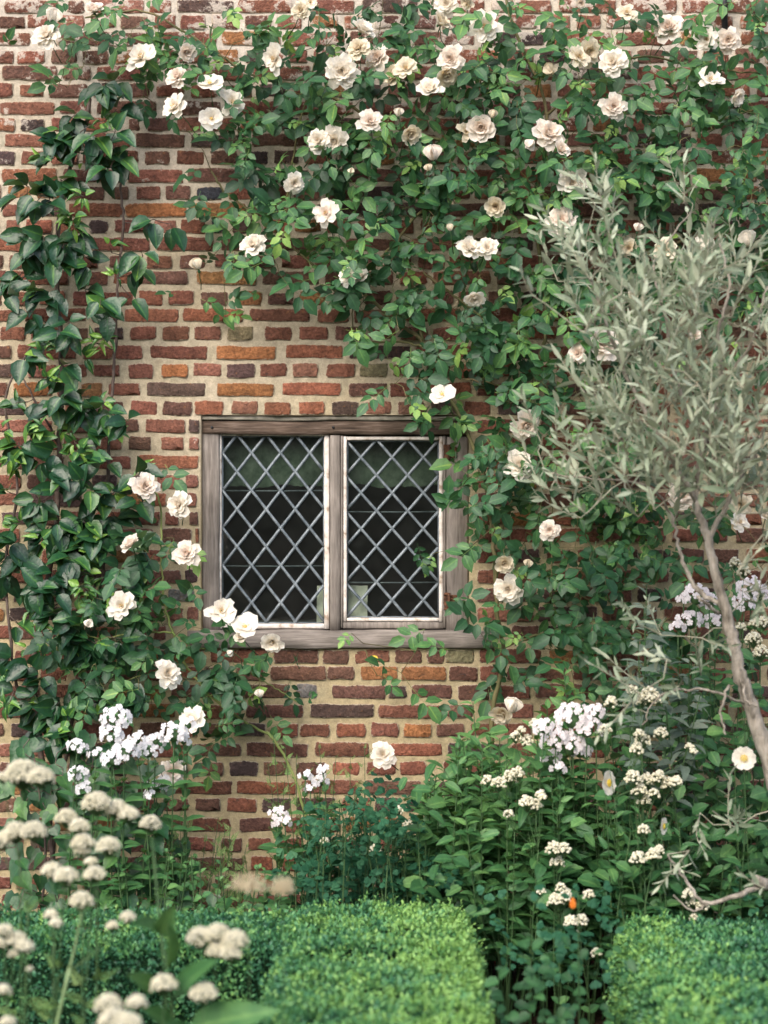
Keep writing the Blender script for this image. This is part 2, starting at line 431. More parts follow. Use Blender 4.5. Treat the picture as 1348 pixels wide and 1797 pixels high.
M['phlox'] = leaf_mat('phlox_petal', [(0.0, (0.88, 0.87, 0.88)), (0.6, (0.82, 0.78, 0.80)), (1.0, (0.70, 0.60, 0.68))], 0.6, 0.2, 0.3, vein=0, vary=0.1, tr_col=(0.85, 0.82, 0.85))
M['phlox_p'] = leaf_mat('pale_pink_phlox_petal', [(0.0, (0.88, 0.83, 0.83)), (0.6, (0.82, 0.73, 0.75)), (1.0, (0.62, 0.44, 0.52))], 0.6, 0.2, 0.3, vein=0, vary=0.15, tr_col=(0.8, 0.7, 0.75))
M['cream'] = leaf_mat('cream_floret', [(0.0, (0.95, 0.92, 0.82)), (0.6, (0.90, 0.86, 0.68)), (1.0, (0.66, 0.66, 0.38))], 0.8, 0.1, 0.42, vein=0, vary=0.15, tr_col=(0.8, 0.75, 0.5))
M['yellow'] = simple_mat('stamen_yellow', [(0.3, (0.62, 0.42, 0.04)), (0.7, (0.80, 0.62, 0.10))], 60, 0.7, 0.2, 0.3)
M['stamen'] = simple_mat('stamen_gold', [(0.3, (0.45, 0.29, 0.08)), (0.7, (0.70, 0.50, 0.20))], 60, 0.8, 0.2, 0.3)
M['orange'] = simple_mat('orange_petal', [(0.3, (0.55, 0.13, 0.01)), (0.7, (0.75, 0.26, 0.03))], 30, 0.5, 0.3, 0.2)
M['plume'] = simple_mat('tan_plume', [(0.3, (0.58, 0.48, 0.30)), (0.7, (0.80, 0.72, 0.54))], 30, 0.9, 0.1, 0.3, transl=0.3)
M['soil'] = simple_mat('dark_soil', [(0.3, (0.022, 0.016, 0.010)), (0.7, (0.07, 0.05, 0.033))], 9, 0.95, 0.1, 1.0, 25, 0.03, detail=8)
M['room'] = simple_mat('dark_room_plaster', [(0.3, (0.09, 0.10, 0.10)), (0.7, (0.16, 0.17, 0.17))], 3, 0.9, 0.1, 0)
M['pane_green'] = simple_mat('green_sheet', [(0.3, (0.045, 0.075, 0.05)), (0.7, (0.16, 0.21, 0.155))], 22, 0.95, 0.1, 0.4, 50)
M['card'] = simple_mat('old_card', [(0.35, (0.55, 0.56, 0.46)), (0.65, (0.80, 0.80, 0.68))], 22, 0.9, 0.1, 0.2)
M['lintel'] = simple_mat('pale_bedding', [(0.3, (0.16, 0.15, 0.12)), (0.7, (0.36, 0.33, 0.27))], 25, 0.9, 0.1, 0.7, 60)

# ------------------------------------------------------------------ density maps, 27 x 36 cells of 50 photograph pixels
def dmap(rows):
    g = np.zeros((37, 28))
    for r, spec in rows.items():
        for x, s in spec:
            for k, ch in enumerate(s):
                if ch != '.' and x // 50 + k < 28: g[r, x // 50 + k] = int(ch)
    return g
ROSE = dmap({0: [(100, '3662.13464213524'), (900, '4455442345')], 1: [(0, '1334544444554445555554555534')],
 2: [(50, '24324534455565556554545644')], 3: [(100, '3.12446765566666654565666')], 4: [(350, '36666666666676666656777')],
 5: [(350, '2465556666666666566777')[:2], (700, '66666666655666')], 6: [(350, '456653466666656666666')], 7: [(350, '466555666666766555666')],
 8: [(350, '1676666566777655445566')], 9: [(300, '142566554567776444455666')], 10: [(300, '43...1546677764444456')],
 11: [(600, '4577777644444455')], 12: [(600, '3435666654333344')], 13: [(700, '3456765322')], 14: [(700, '25566443222')],
 15: [(800, '35542222')], 16: [(800, '56643322')], 17: [(750, '2665445543322')], 18: [(750, '36544565433')],
 19: [(850, '2545654333')], 20: [(850, '1555554333')], 21: [(750, '2345555543')], 22: [(600, '3..45466556433')],
 23: [(600, '221.2343356533')], 24: [(800, '1.2.24555443')], 25: [(1000, '134444')]})
ROSE[5] = 0; ROSE[5, 7:28] = [2,4,6,5,5,5,6,6,6,6,6,6,6,6,6,6,5,6,7,7,7]
ROSE2 = dmap({16: [(250, '2')], 17: [(200, '11')], 18: [(250, '31')], 19: [(200, '441')], 20: [(150, '4442')],
 21: [(100, '45563')], 22: [(100, '5665554')], 23: [(100, '555556651')], 24: [(150, '45546653')], 25: [(350, '542')], 26: [(300, '31')]})
PEAR = dmap({3: [(100, '452')], 4: [(0, '1.674')], 5: [(50, '3662')], 6: [(50, '472')], 7: [(50, '562.3')], 8: [(0, '176.4')],
 9: [(0, '58713')], 10: [(0, '47743')], 11: [(50, '563')], 12: [(0, '12231')], 13: [(0, '2664')], 14: [(0, '67674')],
 15: [(0, '77775')], 16: [(0, '78775')], 17: [(0, '57775')], 18: [(0, '77775')], 19: [(0, '787551')], 20: [(0, '787541')],
 21: [(0, '77643')], 22: [(0, '77643')], 23: [(0, '77532')], 24: [(0, '765441')], 25: [(0, '6522')], 26: [(0, '32432')], 27: [(0, '2333')]})
SILVER = dmap({6: [(1150, '12')], 7: [(1050, '21.21')], 8: [(1000, '3334332')], 9: [(950, '24556653')], 10: [(950, '24566752')],
 11: [(1000, '2467764')], 12: [(1000, '2578888')], 13: [(1000, '268888888')[:2]], 14: [(950, '23688888')], 15: [(950, '33788888')],
 16: [(900, '244568888')], 17: [(1000, '2225777')], 18: [(1150, '2356')], 19: [(1250, '36')], 20: [(1100, '2..25')],
 21: [(1100, '42..3')], 22: [(1100, '443.3')], 23: [(1100, '43323')], 24: [(1050, '342.3')]})
SILVER[13, 20:28] = [2, 6, 8, 8, 8, 8, 8, 8]
ALL = ROSE + ROSE2 + PEAR + SILVER
ALL[26:28, 14:] += 7; ALL[28:, 10:] += 9; ALL[28:, 0:5] += 7; ALL[31:, :] += 9

def sample(g, k, jit=10):
    pts = []
    for r in range(g.shape[0]):
        for c in range(g.shape[1]):
            if g[r, c] > 0:
                n = rng.poisson(g[r, c] * k)
                for _ in range(n):
                    pts.append((c * 50 + rng.uniform(0, 50) + rng.normal(0, jit), r * 50 + rng.uniform(0, 50) + rng.normal(0, jit)))
    return np.array(pts)

# ------------------------------------------------------------------ ground
gm = MB()
xs = np.linspace(-1, 1, 61); xs = np.sign(xs) * (np.abs(xs) ** 2.2) * 60
V = [(x, y - 3, 0.02 * mnoise.noise(Vector((x * 1.5, y * 1.5, 0))) - (0.0 if y > -8 else 0.0)) for y in xs for x in xs]
T = []
for i in range(60):
    for j in range(60):
        a = i * 61 + j; T += [(a, a + 1, a + 62), (a, a + 62, a + 61)]
gm.add(V, T)
g_o = gm.build('ground', [M['soil']]); g_o['kind'] = 'structure'

# unseen hedgerow added behind the camera to keep sky out of pane reflections
tb = MB(); V = []; T = []
for i in range(81):
    for j in range(17):
        x = -40 + i; u = j / 16
        V.append((x, -24 + 1.6 * mnoise.noise(Vector((x * .5, u * 6, 1))) - 1.0 * u, -.1 + u * (6.0 + .9 * mnoise.noise(Vector((x * 1.1, 4, 2))))))
        if i < 80 and j < 16: a = i * 17 + j; T += [(a, a + 1, a + 18), (a, a + 18, a + 17)]
tb.add(V, T)
tb.build('sky_block_hedgerow', [M['box_core']])['kind'] = 'structure'

# ------------------------------------------------------------------ the brick wall
wall = thing('brick_wall', 'old red brick wall with pale lime mortar carrying the leaded window and the climbers', 'wall', (0, 0, 0))
def wx(px): return (px - 674) * 0.002
def wz(py): return 1.6 - (py - 898.5) * 0.002
WX0, WX1, WZ0, WZ1 = wx(352), wx(824), wz(1138), wz(728)       # opening
SX0, SX1, SZ0, SZ1 = wx(330), wx(866), wz(1138), wz(1106)      # sill

# mortar: a rough relief sheet with the opening left out
def mortar_y(x, z):
    return 0.0040 + 0.0024 * mnoise.noise(Vector((x * 9, 3.3, z * 11))) + 0.0018 * mnoise.noise(Vector((x * 34, 7.3, z * 40)))
nx, nz = 300, 300
X0, X1, Z0, Z1 = -3.2, 3.2, -0.1, 4.3
mxs = np.concatenate([np.arange(-3.2, WX0, 0.0165), [WX0], np.arange(WX0 + 0.016, WX1, 0.0165), [WX1], np.arange(WX1 + 0.016, 3.2, 0.0165)])
mzs = np.concatenate([np.arange(-0.1, WZ0, 0.0125), [WZ0], np.arange(WZ0 + 0.012, WZ1, 0.0125), [WZ1], np.arange(WZ1 + 0.012, 4.3, 0.0125)])
nx, nz = len(mxs), len(mzs)
V = np.array([(x, mortar_y(x, z), z) for z in mzs for x in mxs])
T = []
for i in range(nz - 1):
    for j in range(nx - 1):
        cx, cz = (mxs[j] + mxs[j+1]) / 2, (mzs[i] + mzs[i+1]) / 2
        if WX0 < cx < WX1 and WZ0 < cz < WZ1: continue
        a = i * nx + j; T += [(a, a + 1, a + nx + 1), (a, a + nx + 1, a + nx)]
mb = MB(); mb.add(V, T)
mb.build('mortar', [M['mortar']], wall, 'stuff')
# masonry body behind, with reveals
mb = MB()
box(mb, -3.2, WX0, 0.014, 0.36, -0.1, 4.3); box(mb, WX1, 3.2, 0.014, 0.36, -0.1, 4.3)
box(mb, WX0, WX1, 0.014, 0.36, -0.1, WZ0 - .001); box(mb, WX0, WX1, 0.014, 0.36, WZ1 + .001, 4.3)
mb.build('masonry', [M['mortar']], wall)

C_RED = (0.198, 0.082, 0.055); C_BRT = (0.255, 0.100, 0.060); C_BRN = (0.142, 0.072, 0.052); C_DRK = (0.078, 0.050, 0.046)
C_ORG = (0.29, 0.122, 0.050); C_BLU = (0.052, 0.058, 0.070); C_PNK = (0.25, 0.112, 0.078); C_PUR = (0.095, 0.060, 0.050)
C_GRY = (0.17, 0.16, 0.15); C_MOS = (0.20, 0.17, 0.10); C_OCH = (0.27, 0.13, 0.055)
PAL = [C_RED] * 6 + [C_BRT] * 2 + [C_BRN] * 4 + [C_DRK] + [C_OCH] + [C_PNK] + [C_PUR]
cm = {'r': C_RED, 'b': C_BRT, 'n': C_BRN, 'd': C_DRK, 'o': C_ORG, 'u': C_BLU, 'p': C_PNK, 'v': C_PUR, 'g': C_GRY, 'm': C_MOS, 'c': C_OCH, '.': None}
ROWS = [  # centre y, bond (S/H), measured bricks (x0, x1, colour)
 (11, 'S', [(8, 103, 'r'), (118, 148, 'n'), (262, 300, 'b')]), (38, 'H', [(-2, 44, 'n'), (48, 88, 'r'), (270, 308, 'r'), (317, 360, 'r')]),
 (67, 'S', [(-50, 53, 'r'), (100, 270, 'n'), (278, 380, 'r')]), (99, 'H', [(-20, 24, 'r'), (30, 78, 'b'), (90, 135, 'n')]),
 (128, 'S', [(4, 100, 'n'), (340, 434, 'r')]), (159, 'H', [(-20, 22, 'r'), (35, 76, 'r')]), (189, 'S', [(0, 95, 'r'), (170, 275, 'n')]),
 (218, 'H', [(36, 78, 'd'), (226, 245, 'n'), (258, 300, 'n')]), (246, 'S', [(8, 110, 'r'), (238, 324, 'n'), (335, 430, 'd'), (442, 540, 'n')]),
 (276, 'H', [(-10, 26, 'd'), (38, 80, 'r'), (208, 243, 'r'), (254, 298, 'n'), (310, 358, 'r'), (369, 416, 'n'), (428, 470, 'd')]),
 (308, 'S', [(3, 100, 'b'), (225, 321, 'r'), (329, 430, 'n'), (436, 540, 'd')]),
 (338, 'H', [(13, 54, 'c'), (195, 227, 'n'), (239, 282, 'r'), (290, 334, 'n'), (345, 390, 'u')]),
 (368, 'S', [(4, 50, 'r'), (120, 215, 'b'), (220, 326, 'o'), (334, 430, 'c')]),
 (397, 'H', [(10, 34, 'r'), (156, 190, 'd'), (270, 309, 'p'), (317, 360, 'r'), (372, 395, 'u')]),
 (428, 'S', [(-30, 40, 'b'), (160, 264, 'r'), (274, 374, 'r'), (387, 480, 'n')]),
 (459, 'H', [(135, 172, 'r'), (192, 232, 'n'), (257, 302, 'r'), (315, 360, 'n'), (377, 423, 'r'), (438, 482, 'n')]),
 (488, 'S', [(132, 190, 'r'), (245, 330, 'n'), (345, 450, 'c'), (460, 560, 'n'), (702, 750, 'b')]),
 (523, 'H', [(127, 165, 'r'), (243, 285, 'b'), (296, 340, 'r'), (352, 400, 'n'), (412, 460, 'c'), (470, 515, 'n'), (525, 570, 'c'), (585, 630, 'n'), (640, 688, 'n'), (695, 740, 'r')]),
 (553, 'S', [(-20, 34, 'r'), (218, 313, 'b'), (321, 427, 'b'), (438, 544, 'r'), (557, 612, 'r'), (622, 700, 'r')]),
 (585, 'H', [(0, 44, 'r'), (113, 155, 'n'), (228, 274, 'r'), (285, 332, 'r'), (341, 388, 'r'), (399, 444, 'm'), (464, 512, 'r'), (525, 576, 'r'), (588, 636, 'n'), (648, 694, 'r')]),
 (618, 'S', [(-50, 20, 'n'), (31, 134, 'r'), (146, 198, 'r'), (203, 250, 'r'), (264, 364, 'r'), (379, 484, 'o'), (502, 602, 'b'), (612, 720, 'd'), (730, 835, 'r')]),
 (650, 'H', [(48, 100, 'p'), (110, 152, 'r'), (163, 210, 'r'), (225, 269, 'r'), (283, 330, 'o'), (339, 388, 'p'), (397, 448, 'v'), (456, 504, 'r'), (513, 558, 'p'), (573, 623, 'r'), (632, 680, 'm'), (690, 735, 'n'), (748, 790, 'n')]),
 (683, 'S', [(24, 90, 'o'), (100, 132, 'b'), (190, 246, 'r'), (257, 360, 'v'), (380, 480, 'o'), (495, 598, 'b'), (612, 680, 'n'), (684, 720, 'r')]),
 (716, 'H', [(229, 276, 'r'), (286, 337, 'n'), (341, 392, 'b'), (407, 452, 'p'), (464, 510, 'b'), (524, 570, 'b'), (582, 629, 'v'), (641, 687, 'p'), (698, 745, 'n')]),
 (747, 'S', [(213, 243, 'n'), (256, 325, 'r'), (331, 349, 'v')]), (778, 'H', [(225, 265, 'n'), (283, 322, 'r'), (332, 349, 'p')]),
 (811, 'S', [(242, 348, 'b')]), (845, 'H', [(275, 316, 'r'), (326, 348, 'p')]), (877, 'S', [(262, 292, 'b'), (326, 345, 'p')]),
 (910, 'H', [(230, 280, 'r'), (290, 314, 'r'), (332, 348, 'n')]), (940, 'S', [(282, 336, 'n'), (343, 349, 'b')]),
 (976, 'H', [(250, 292, 'r'), (305, 345, 'n')]), (1012, 'S', [(240, 318, 'n'), (325, 346, 'd')]), (1045, 'H', [(245, 283, 'r'), (295, 342, 'g')]),
 (1078, 'S', [(240, 283, 'n'), (292, 322, 'p'), (328, 348, 'p')]), (1110, 'H', [(270, 292, 'r'), (300, 326, 'n')]),
 (1152, 'S', [(480, 560, 'n'), (567, 612, 'n'), (622, 684, 'r'), (693, 740, 'n'), (749, 780, 'n'), (783, 832, 'm')]),
 (1182, 'H', [(475, 572, 'n'), (574, 622, 'n'), (633, 698, 'c'), (704, 783, 'c'), (788, 838, 'n'), (842, 880, 'r')]),
 (1214, 'S', [(520, 556, 'g'), (583, 677, 'n'), (683, 714, 'd'), (722, 793, 'n'), (803, 860, 'n'), (870, 930, 'r')]),
 (1248, 'S', [(432, 532, 'n'), (544, 656, 'v'), (664, 776, 'r'), (786, 830, 'n')]),
 (1281, 'H', [(409, 466, 'd'), (485, 523, 'r'), (526, 579, 'r'), (590, 642, 'b'), (651, 700, 'r'), (709, 757, 'o'), (766, 815, 'n')]),
 (1316, 'S', [(338, 423, 'n'), (432, 540, 'n'), (553, 648, 'r'), (655, 776, 'b')]),
 (1349, 'H', [(340, 392, 'n'), (402, 453, 'd'), (462, 510, 'n'), (520, 572, 'n'), (583, 631, 'b'), (643, 695, 'r'), (702, 748, 'r'), (778, 815, 'r')]),
 (1382, 'S', [(298, 408, 'r'), (415, 520, 'b'), (530, 630, 'r')]), (1413, 'H', [(285, 332, 'n'), (343, 387, 'n'), (398, 450, 'b'), (460, 510, 'd')]),
 (1447, 'S', [(330, 404, 'r'), (420, 490, 'n')]), (1482, 'H', [(285, 315, 'n'), (435, 476, 'r'), (488, 530, 'r')]), (1516, 'S', [(440, 478, 'b'), (495, 590, 'b')]),
]
y = 11 - 30; k = 0
while y > -460: ROWS.append((y, 'HS'[k % 2], [])); y -= 30; k += 1
y = 1516 + 33; k = 0
while y < 1720: ROWS.append((y, 'HS'[k % 2], [])); y += 33; k += 1

def fill(x0, x1, bond, out):
    """lay bricks with irregular joints between x0 and x1"""
    x = x0
    while x1 - x > 22:
        w = random.uniform(96, 108) if bond == 'S' else random.uniform(42, 50)
        if random.random() < 0.06: w = random.uniform(42, 50) if bond == 'S' else random.uniform(60, 98)
        g = random.uniform(8, 14)
        if x + w > x1 - 22: w = x1 - x
        out.append((x, x + w, '.')); x += w + g

def brick_arrays(L, H, seed, D=0.010):
    """worn brick face: wavy outline, rounded arris, shallow hollow; front toward -Y"""
    r = random.Random(seed)
    h, w = H / 2, L / 2
    nl = 5 if L > 0.14 else 3
    c = 0.0042
    ring = []
    for i in range(nl): ring.append((-w + c * 1.4 + (L - 2.8 * c) * i / (nl - 1), -h))
    ring.append((w - .0006, -h + c)); ring.append((w, 0)); ring.append((w - .0006, h - c))
    for i in range(nl): ring.append((w - c * 1.4 - (L - 2.8 * c) * i / (nl - 1), h))
    ring.append((-w + .0006, h - c)); ring.append((-w, 0)); ring.append((-w + .0006, -h + c))
    ring = [(x + r.uniform(-.0022, .0022), z + r.uniform(-.0026, .0026)) for x, z in ring]
    n = len(ring)
    V = [(x * 1.01, D, z * 1.02) for x, z in ring]
    V += [(x, 0.0014 + r.uniform(-.0012, .0012), z) for x, z in ring]
    V += [(x * (1 - r.uniform(.0055, .0095) / w), -0.0008 + r.uniform(-.0013, .0013), z * (1 - r.uniform(.0045, .0085) / h)) for x, z in ring]
    V.append((r.uniform(-.3, .3) * w, -0.0010 + r.uniform(-.001, .002), r.uniform(-.2, .2) * h))
    T = []
    for k in range(2):
        for i in range(n):
            a = k * n + i; b = k * n + (i + 1) % n
            T += [(a, b, b + n), (a, b + n, a + n)]
    for i in range(n): T.append((2 * n + i, 2 * n + (i + 1) % n, 3 * n))
    return np.array(V), np.array(T), np.array([0.0] * n + [0.12] * n + [1.0] * (n + 1))

bricks = []
for (yc, bond, ex) in ROWS:
    lay = []
    ex = sorted(ex)
    xl = ex[0][0] - random.uniform(9, 13) if ex else 674 + random.uniform(-50, 50)
    tmp = []
    x = xl
    while x > -880:
        w = random.uniform(96, 108) if bond == 'S' else random.uniform(42, 50)
        tmp.append((x - w, x, '.')); x -= w + random.uniform(8, 14)
    lay += tmp
    for i, b in enumerate(ex):
        lay.append(b)
        if i + 1 < len(ex):
            gap = ex[i + 1][0] - b[1]
            if gap > 44: fill(b[1] + random.uniform(9, 12), ex[i + 1][0] - random.uniform(9, 12), bond, lay)
    xr = (ex[-1][1] if ex else xl) + random.uniform(9, 12)
    if 728 < yc < 1138: xr = 838
    fill(xr, 2250, bond, lay)
    for (a, b, c) in lay:
        top, bot = yc - 11, yc + 11
        if 1100 < yc < 1138:      # beside the sill
            if b > 324 and a < 872: continue
        if 728 < yc < 1138:
            if a < 353 and b > 349: b = 348
            if 349 <= a < 836: continue
            if b - a < 5: continue
        bricks.append((a, b, yc, c))

cand = []
for i, (a, b, yc, c) in enumerate(bricks):
    xc = (a + b) / 2
    if 0 < xc < 1348 and 0 < yc < 1600:
        dens = max(ALL[int(yc // 50), int(min(max(q, 0), 1349) // 50)] for q in (a, xc, b)) * 0.5 + ALL[int(yc // 50), int(xc // 50)]
        cand.append((dens - (b - a) * 0.006, i))
cand.sort()
front = set(i for _, i in cand[:300])
stuff = MB()
vars_ = {}
for i, (a, b, yc, c) in enumerate(bricks):
    w = b - a; w = w + 0.6; h = random.uniform(22.5, 25.5)
    col = cm[c] or random.choice(PAL)
    sh = random.uniform(0.82, 1.2)
    col = tuple(min(1, q * sh * random.uniform(0.95, 1.05)) for q in col)
    yy = random.uniform(-0.0015, 0.0022); zz = random.uniform(-1.2, 1.2)
    rot = math.radians(random.gauss(0, 0.5))
    loc = (wx((a + b) / 2), yy, wz(yc + zz))
    if i in front:
        kind = min((('long', 103), ('half', 46), ('mid', 70), ('bit', 26)), key=lambda q: abs(q[1] - w))
        key = (kind[0], random.randrange(9))
        if key not in vars_:
            Vb, Tb, Eb = brick_arrays(kind[1] * 0.002, 0.0435, hash(key[1]) + kind[1] * 10)
            vars_[key] = mk_mesh('brick', Vb, Tb, [M['brick_o']], edge=Eb)
        o = link('brick', vars_[key], wall, color=(*col, 1))
        o.location = loc; o.rotation_euler = (0, rot, 0); o.scale = (w / kind[1], 1, h * 0.002 / 0.0435)
    else:
        Vb, Tb, Eb = brick_arrays(w * 0.002, h * 0.002, i)
        cr, sr = math.cos(rot), math.sin(rot)
        Vb = np.stack([Vb[:, 0] * cr + Vb[:, 2] * sr, Vb[:, 1], -Vb[:, 0] * sr + Vb[:, 2] * cr], 1)
        stuff.add(Vb + np.array(loc), Tb, 0, 0.0, Eb, col=np.array(col))
stuff.build('brickwork', [M['brick_a']], wall, 'stuff')

# iron downpipe stub near the top right
mb = MB(); tube(mb, [P(1272, -60, -0.02), P(1271, 0, -0.02), P(1272, 52, -0.02)], 0.011, sides=10)
mb.build('iron_rod', [M['black_iron']], wall)

# ---- the leaded window
fm = MB()
FY = 0.028            # front of the oak frame, set back in the wall
box(fm, WX0 + .002, wx(384), FY, 0.12, SZ1 - .004, WZ1 - .016, 0, bev=.005, wob=.003)      # left jamb
win = fm.build('window', [M['oak_v']], wall)
win['label'] = 'two light oak window with diamond leaded panes'
def sub(name, mb, mats, kind=None, label=None):
    o = mb.build(name, mats, win, kind)
    if label: o['label'] = label
    return o
mb = MB(); box(mb, wx(784), WX1 - .003, FY + .004, 0.12, SZ1 - .004, wz(766), 0, bev=.005, wob=.004); sub('jamb', mb, [M['oak_v']])
mb = MB(); box(mb, wx(578.5), wx(597), FY + .002, 0.12, SZ1 - .004, wz(763), 0, bev=.004, wob=.002); sub('mullion', mb, [M['oak_v']])
mb = MB(); box(mb, WX0 + .004, WX1 - .004, FY - .008, 0.12, wz(762), wz(738), 0, bev=.006, wob=.006); sub('head_beam', mb, [M['oak_dark']])
mb = MB(); box(mb, WX0 + .003, WX1 - .003, 0.014, 0.12, wz(737), wz(730), 0, bev=.003, wob=.005); sub('bedding_strip', mb, [M['lintel']])
mb = MB(); box(mb, SX0, SX1, -0.020, 0.12, SZ0, SZ1 - .001, 0, bev=.006, wob=.006); sub('window_sill', mb, [M['oak_h']])
for px in (372, 585, 800):      # oak pegs
    mb = MB(); p = P(px, 750, FY - .008); tube(mb, [p + [0, .006, 0], p + [0, -.004, 0]], 0.005, sides=8); sub('peg', mb, [M['black_iron']])
def rim(x0, x1, y0, y1, t, Yf, name='sash_rim', tb=None):
    """painted rim, pixel box"""
    tb = tb or t
    m_ = MB()
    a, b, c, d = wx(x0), wx(x1), wz(y1), wz(y0)
    tt, tbb = t * .002, tb * .002
    box(m_, a, a + tt, Yf, Yf + .03, c, d, bev=.003, wob=.0016); box(m_, b - tt, b, Yf, Yf + .03, c, d, bev=.003, wob=.0016)
    box(m_, a + tt + .0004, b - tt - .0004, Yf + .0015, Yf + .03, d - tt, d - .0003, bev=.003, wob=.0016)
    box(m_, a + tt + .0004, b - tt - .0004, Yf + .0015, Yf + .03, c + .0003, c + tbb, bev=.003, wob=.0016)
    return sub(name, m_, [M['paint']])
rim(378, 577.5, 755, 1105, 9, FY + .012)
# right casement: brown outer stile, white rim
mb = MB()
box(mb, wx(597.8), wx(601.5), FY + .002, FY + .03, wz(1103), wz(764), bev=.0015); box(mb, wx(778.5), wx(783), FY + .004, FY + .034, wz(1103), wz(764), bev=.002)
box(mb, wx(602), wx(778), FY + .003, FY + .034, wz(1104.5), wz(1093), bev=.003, wob=.002)
sub('casement', mb, [M['oak_v']], label='opening oak casement on two hinges')
rim(602, 778, 765, 1092, 6.5, FY + .0065)
GY = FY + .030
def clip_line(p, d, x0, x1, z0, z1):
    t0, t1 = -9, 9
    for a, b, lo, hi in ((p[0], d[0], x0, x1), (p[1], d[1], z0, z1)):
        ta, tb = (lo - a) / b, (hi - a) / b
        t0, t1 = max(t0, min(ta, tb)), min(t1, max(ta, tb))
    return t0, t1
def clip_poly(poly, x0, x1, z0, z1):
    for ax, lim, sg in ((0, x0, 1), (0, x1, -1), (1, z0, 1), (1, z1, -1)):
        res = []
        for i in range(len(poly)):
            a, b = poly[i - 1], poly[i]
            ia, ib = sg * (a[ax] - lim) >= 0, sg * (b[ax] - lim) >= 0
            if ia != ib:
                t = (lim - a[ax]) / (b[ax] - a[ax]); res.append((a[0] + t * (b[0] - a[0]), a[1] + t * (b[1] - a[1])))
            if ib: res.append(b)
        poly = res
        if not poly: return []
    return poly
def leaded(x0, x1, y0, y1, ox, oy, pw, ph):
    """diamond quarries between pixel bounds; pw, ph = full diamond width and height; ox, oy = a crossing"""
    a, b, c, d = wx(x0), wx(x1), wz(y1), wz(y0)
    W, Hh = pw * .002, ph * .002
    OX, OZ = wx(ox), wz(oy)
    # cames: thin bars on both diagonals
    for sg in (1, -1):
        dv = np.array([W, sg * Hh]); dv = dv / np.linalg.norm(dv)
        for k in range(-14, 15):
            p = np.array([OX + k * W, OZ])
            t0, t1 = clip_line(p, dv, a, b, c, d)
            if t1 - t0 < 0.012: continue
            m_ = MB()
            n = max(2, int((t1 - t0) / .03))
            pts = []
            yk = GY - .002 if sg > 0 else GY - .0035
            for t in np.linspace(t0, t1, n):
                q = p + dv * t
                pts.append((q[0] + .0009 * mnoise.noise(Vector((q[0] * 22, k, q[1] * 22))), yk + .001 * mnoise.noise(Vector((q[0] * 9, 5, q[1] * 9))),
                            q[1] + .0009 * mnoise.noise(Vector((q[1] * 20, k + 9, q[0] * 20)))))
            tube(m_, pts, 0.0058, sides=6)
            sub('lead_came', m_, [M['lead']])
    m_ = MB()
    for i in range(-8, 9):
        for j in range(-14, 15):
            for ox_ in (0, .5):
                x_, z_ = OX + (i + ox_) * W, OZ + (j + ox_) * Hh
                if a + .004 < x_ < b - .004 and c + .004 < z_ < d - .004:
                    Vb_, Tb_ = ball(.0078 * random.uniform(.85, 1.2), 7, 4); m_.add(Vb_ * [1, .62, 1] + [x_, GY - .004, z_], Tb_)
    sub('solder', m_, [M['lead']], 'stuff')
    # the quarries
    for i in range(-8, 9):
        for j in range(-14, 15):
            cx = OX + i * W + (W / 2 if j % 2 else 0); cz = OZ + j * Hh / 2 + Hh / 2
            poly = clip_poly([(cx, cz - Hh / 2), (cx + W / 2, cz), (cx, cz + Hh / 2), (cx - W / 2, cz)], a, b, c, d)
            if len(poly) < 3: continue
            area = abs(sum(poly[q - 1][0] * poly[q][1] - poly[q][0] * poly[q - 1][1] for q in range(len(poly)))) / 2
            if area < 2e-5: continue
            tx, tz = random.gauss(0, .020), random.gauss(0, .024)
            mx_, mz_ = np.mean([q[0] for q in poly]), np.mean([q[1] for q in poly])
            V = [(x, GY + (x - mx_) * tx + (z - mz_) * tz, z) for x, z in poly]
            nn = len(V)
            V2 = [(x, yv + .002, z) for x, yv, z in V]
            T = [(0, q, q + 1) for q in range(1, nn - 1)]
            T += [(nn, nn + q + 1, nn + q) for q in range(1, nn - 1)]
            T += [t for q in range(nn) for t in ((q, (q + 1) % nn + nn, (q + 1) % nn), (q, q + nn, (q + 1) % nn + nn))]
            m_ = MB(); m_.add(V, T)
            o = link('pane', m_.mesh('pane', [M['glass']], False), win)
    # flat lead edging
    m_ = MB()
    e = .0045
    box(m_, a, a + e, GY - .003, GY + .003, c, d); box(m_, b - e, b, GY - .003, GY + .003, c, d)
    box(m_, a + e, b - e, GY - .0032, GY + .003, d - e, d); box(m_, a + e, b - e, GY - .0032, GY + .003, c, c + e)
    sub('lead_edge', m_, [M['lead']])
leaded(387, 568.5, 764, 1096, 465.5, 827.5, 51.5, 66.3)
leaded(608.5, 771.5, 772, 1085.5, 661, 833.5, 55.2, 63.2)
for x0, x1, yy in ((387, 568, 861), (387, 568, 993), (608, 771, 898), (608, 771, 1022)):
    m_ = MB(); tube(m_, [P(x0, yy, GY + .010), P((x0 + x1) / 2, yy + .6, GY + .010), P(x1, yy, GY + .010)], 0.0030, sides=6); sub('saddle_bar', m_, [M['lead']])
for yc in (795, 1055):          # strap hinges
    m_ = MB()
    a = P(779, yc, FY); 
    box(m_, a[0], a[0] + .016, FY - .006, FY + .004, a[2] - .030, a[2] + .030, bev=.002, wob=.004)
    box(m_, a[0] + .016, a[0] + .046, FY - .0045, FY + .004, a[2] - .017, a[2] + .022, bev=.002, wob=.006)
    tube(m_, [(a[0] + .018, FY - .009, a[2] - .026), (a[0] + .018, FY - .009, a[2] + .03)], .0055, sides=8)
    sub('hinge', m_, [M['iron']])

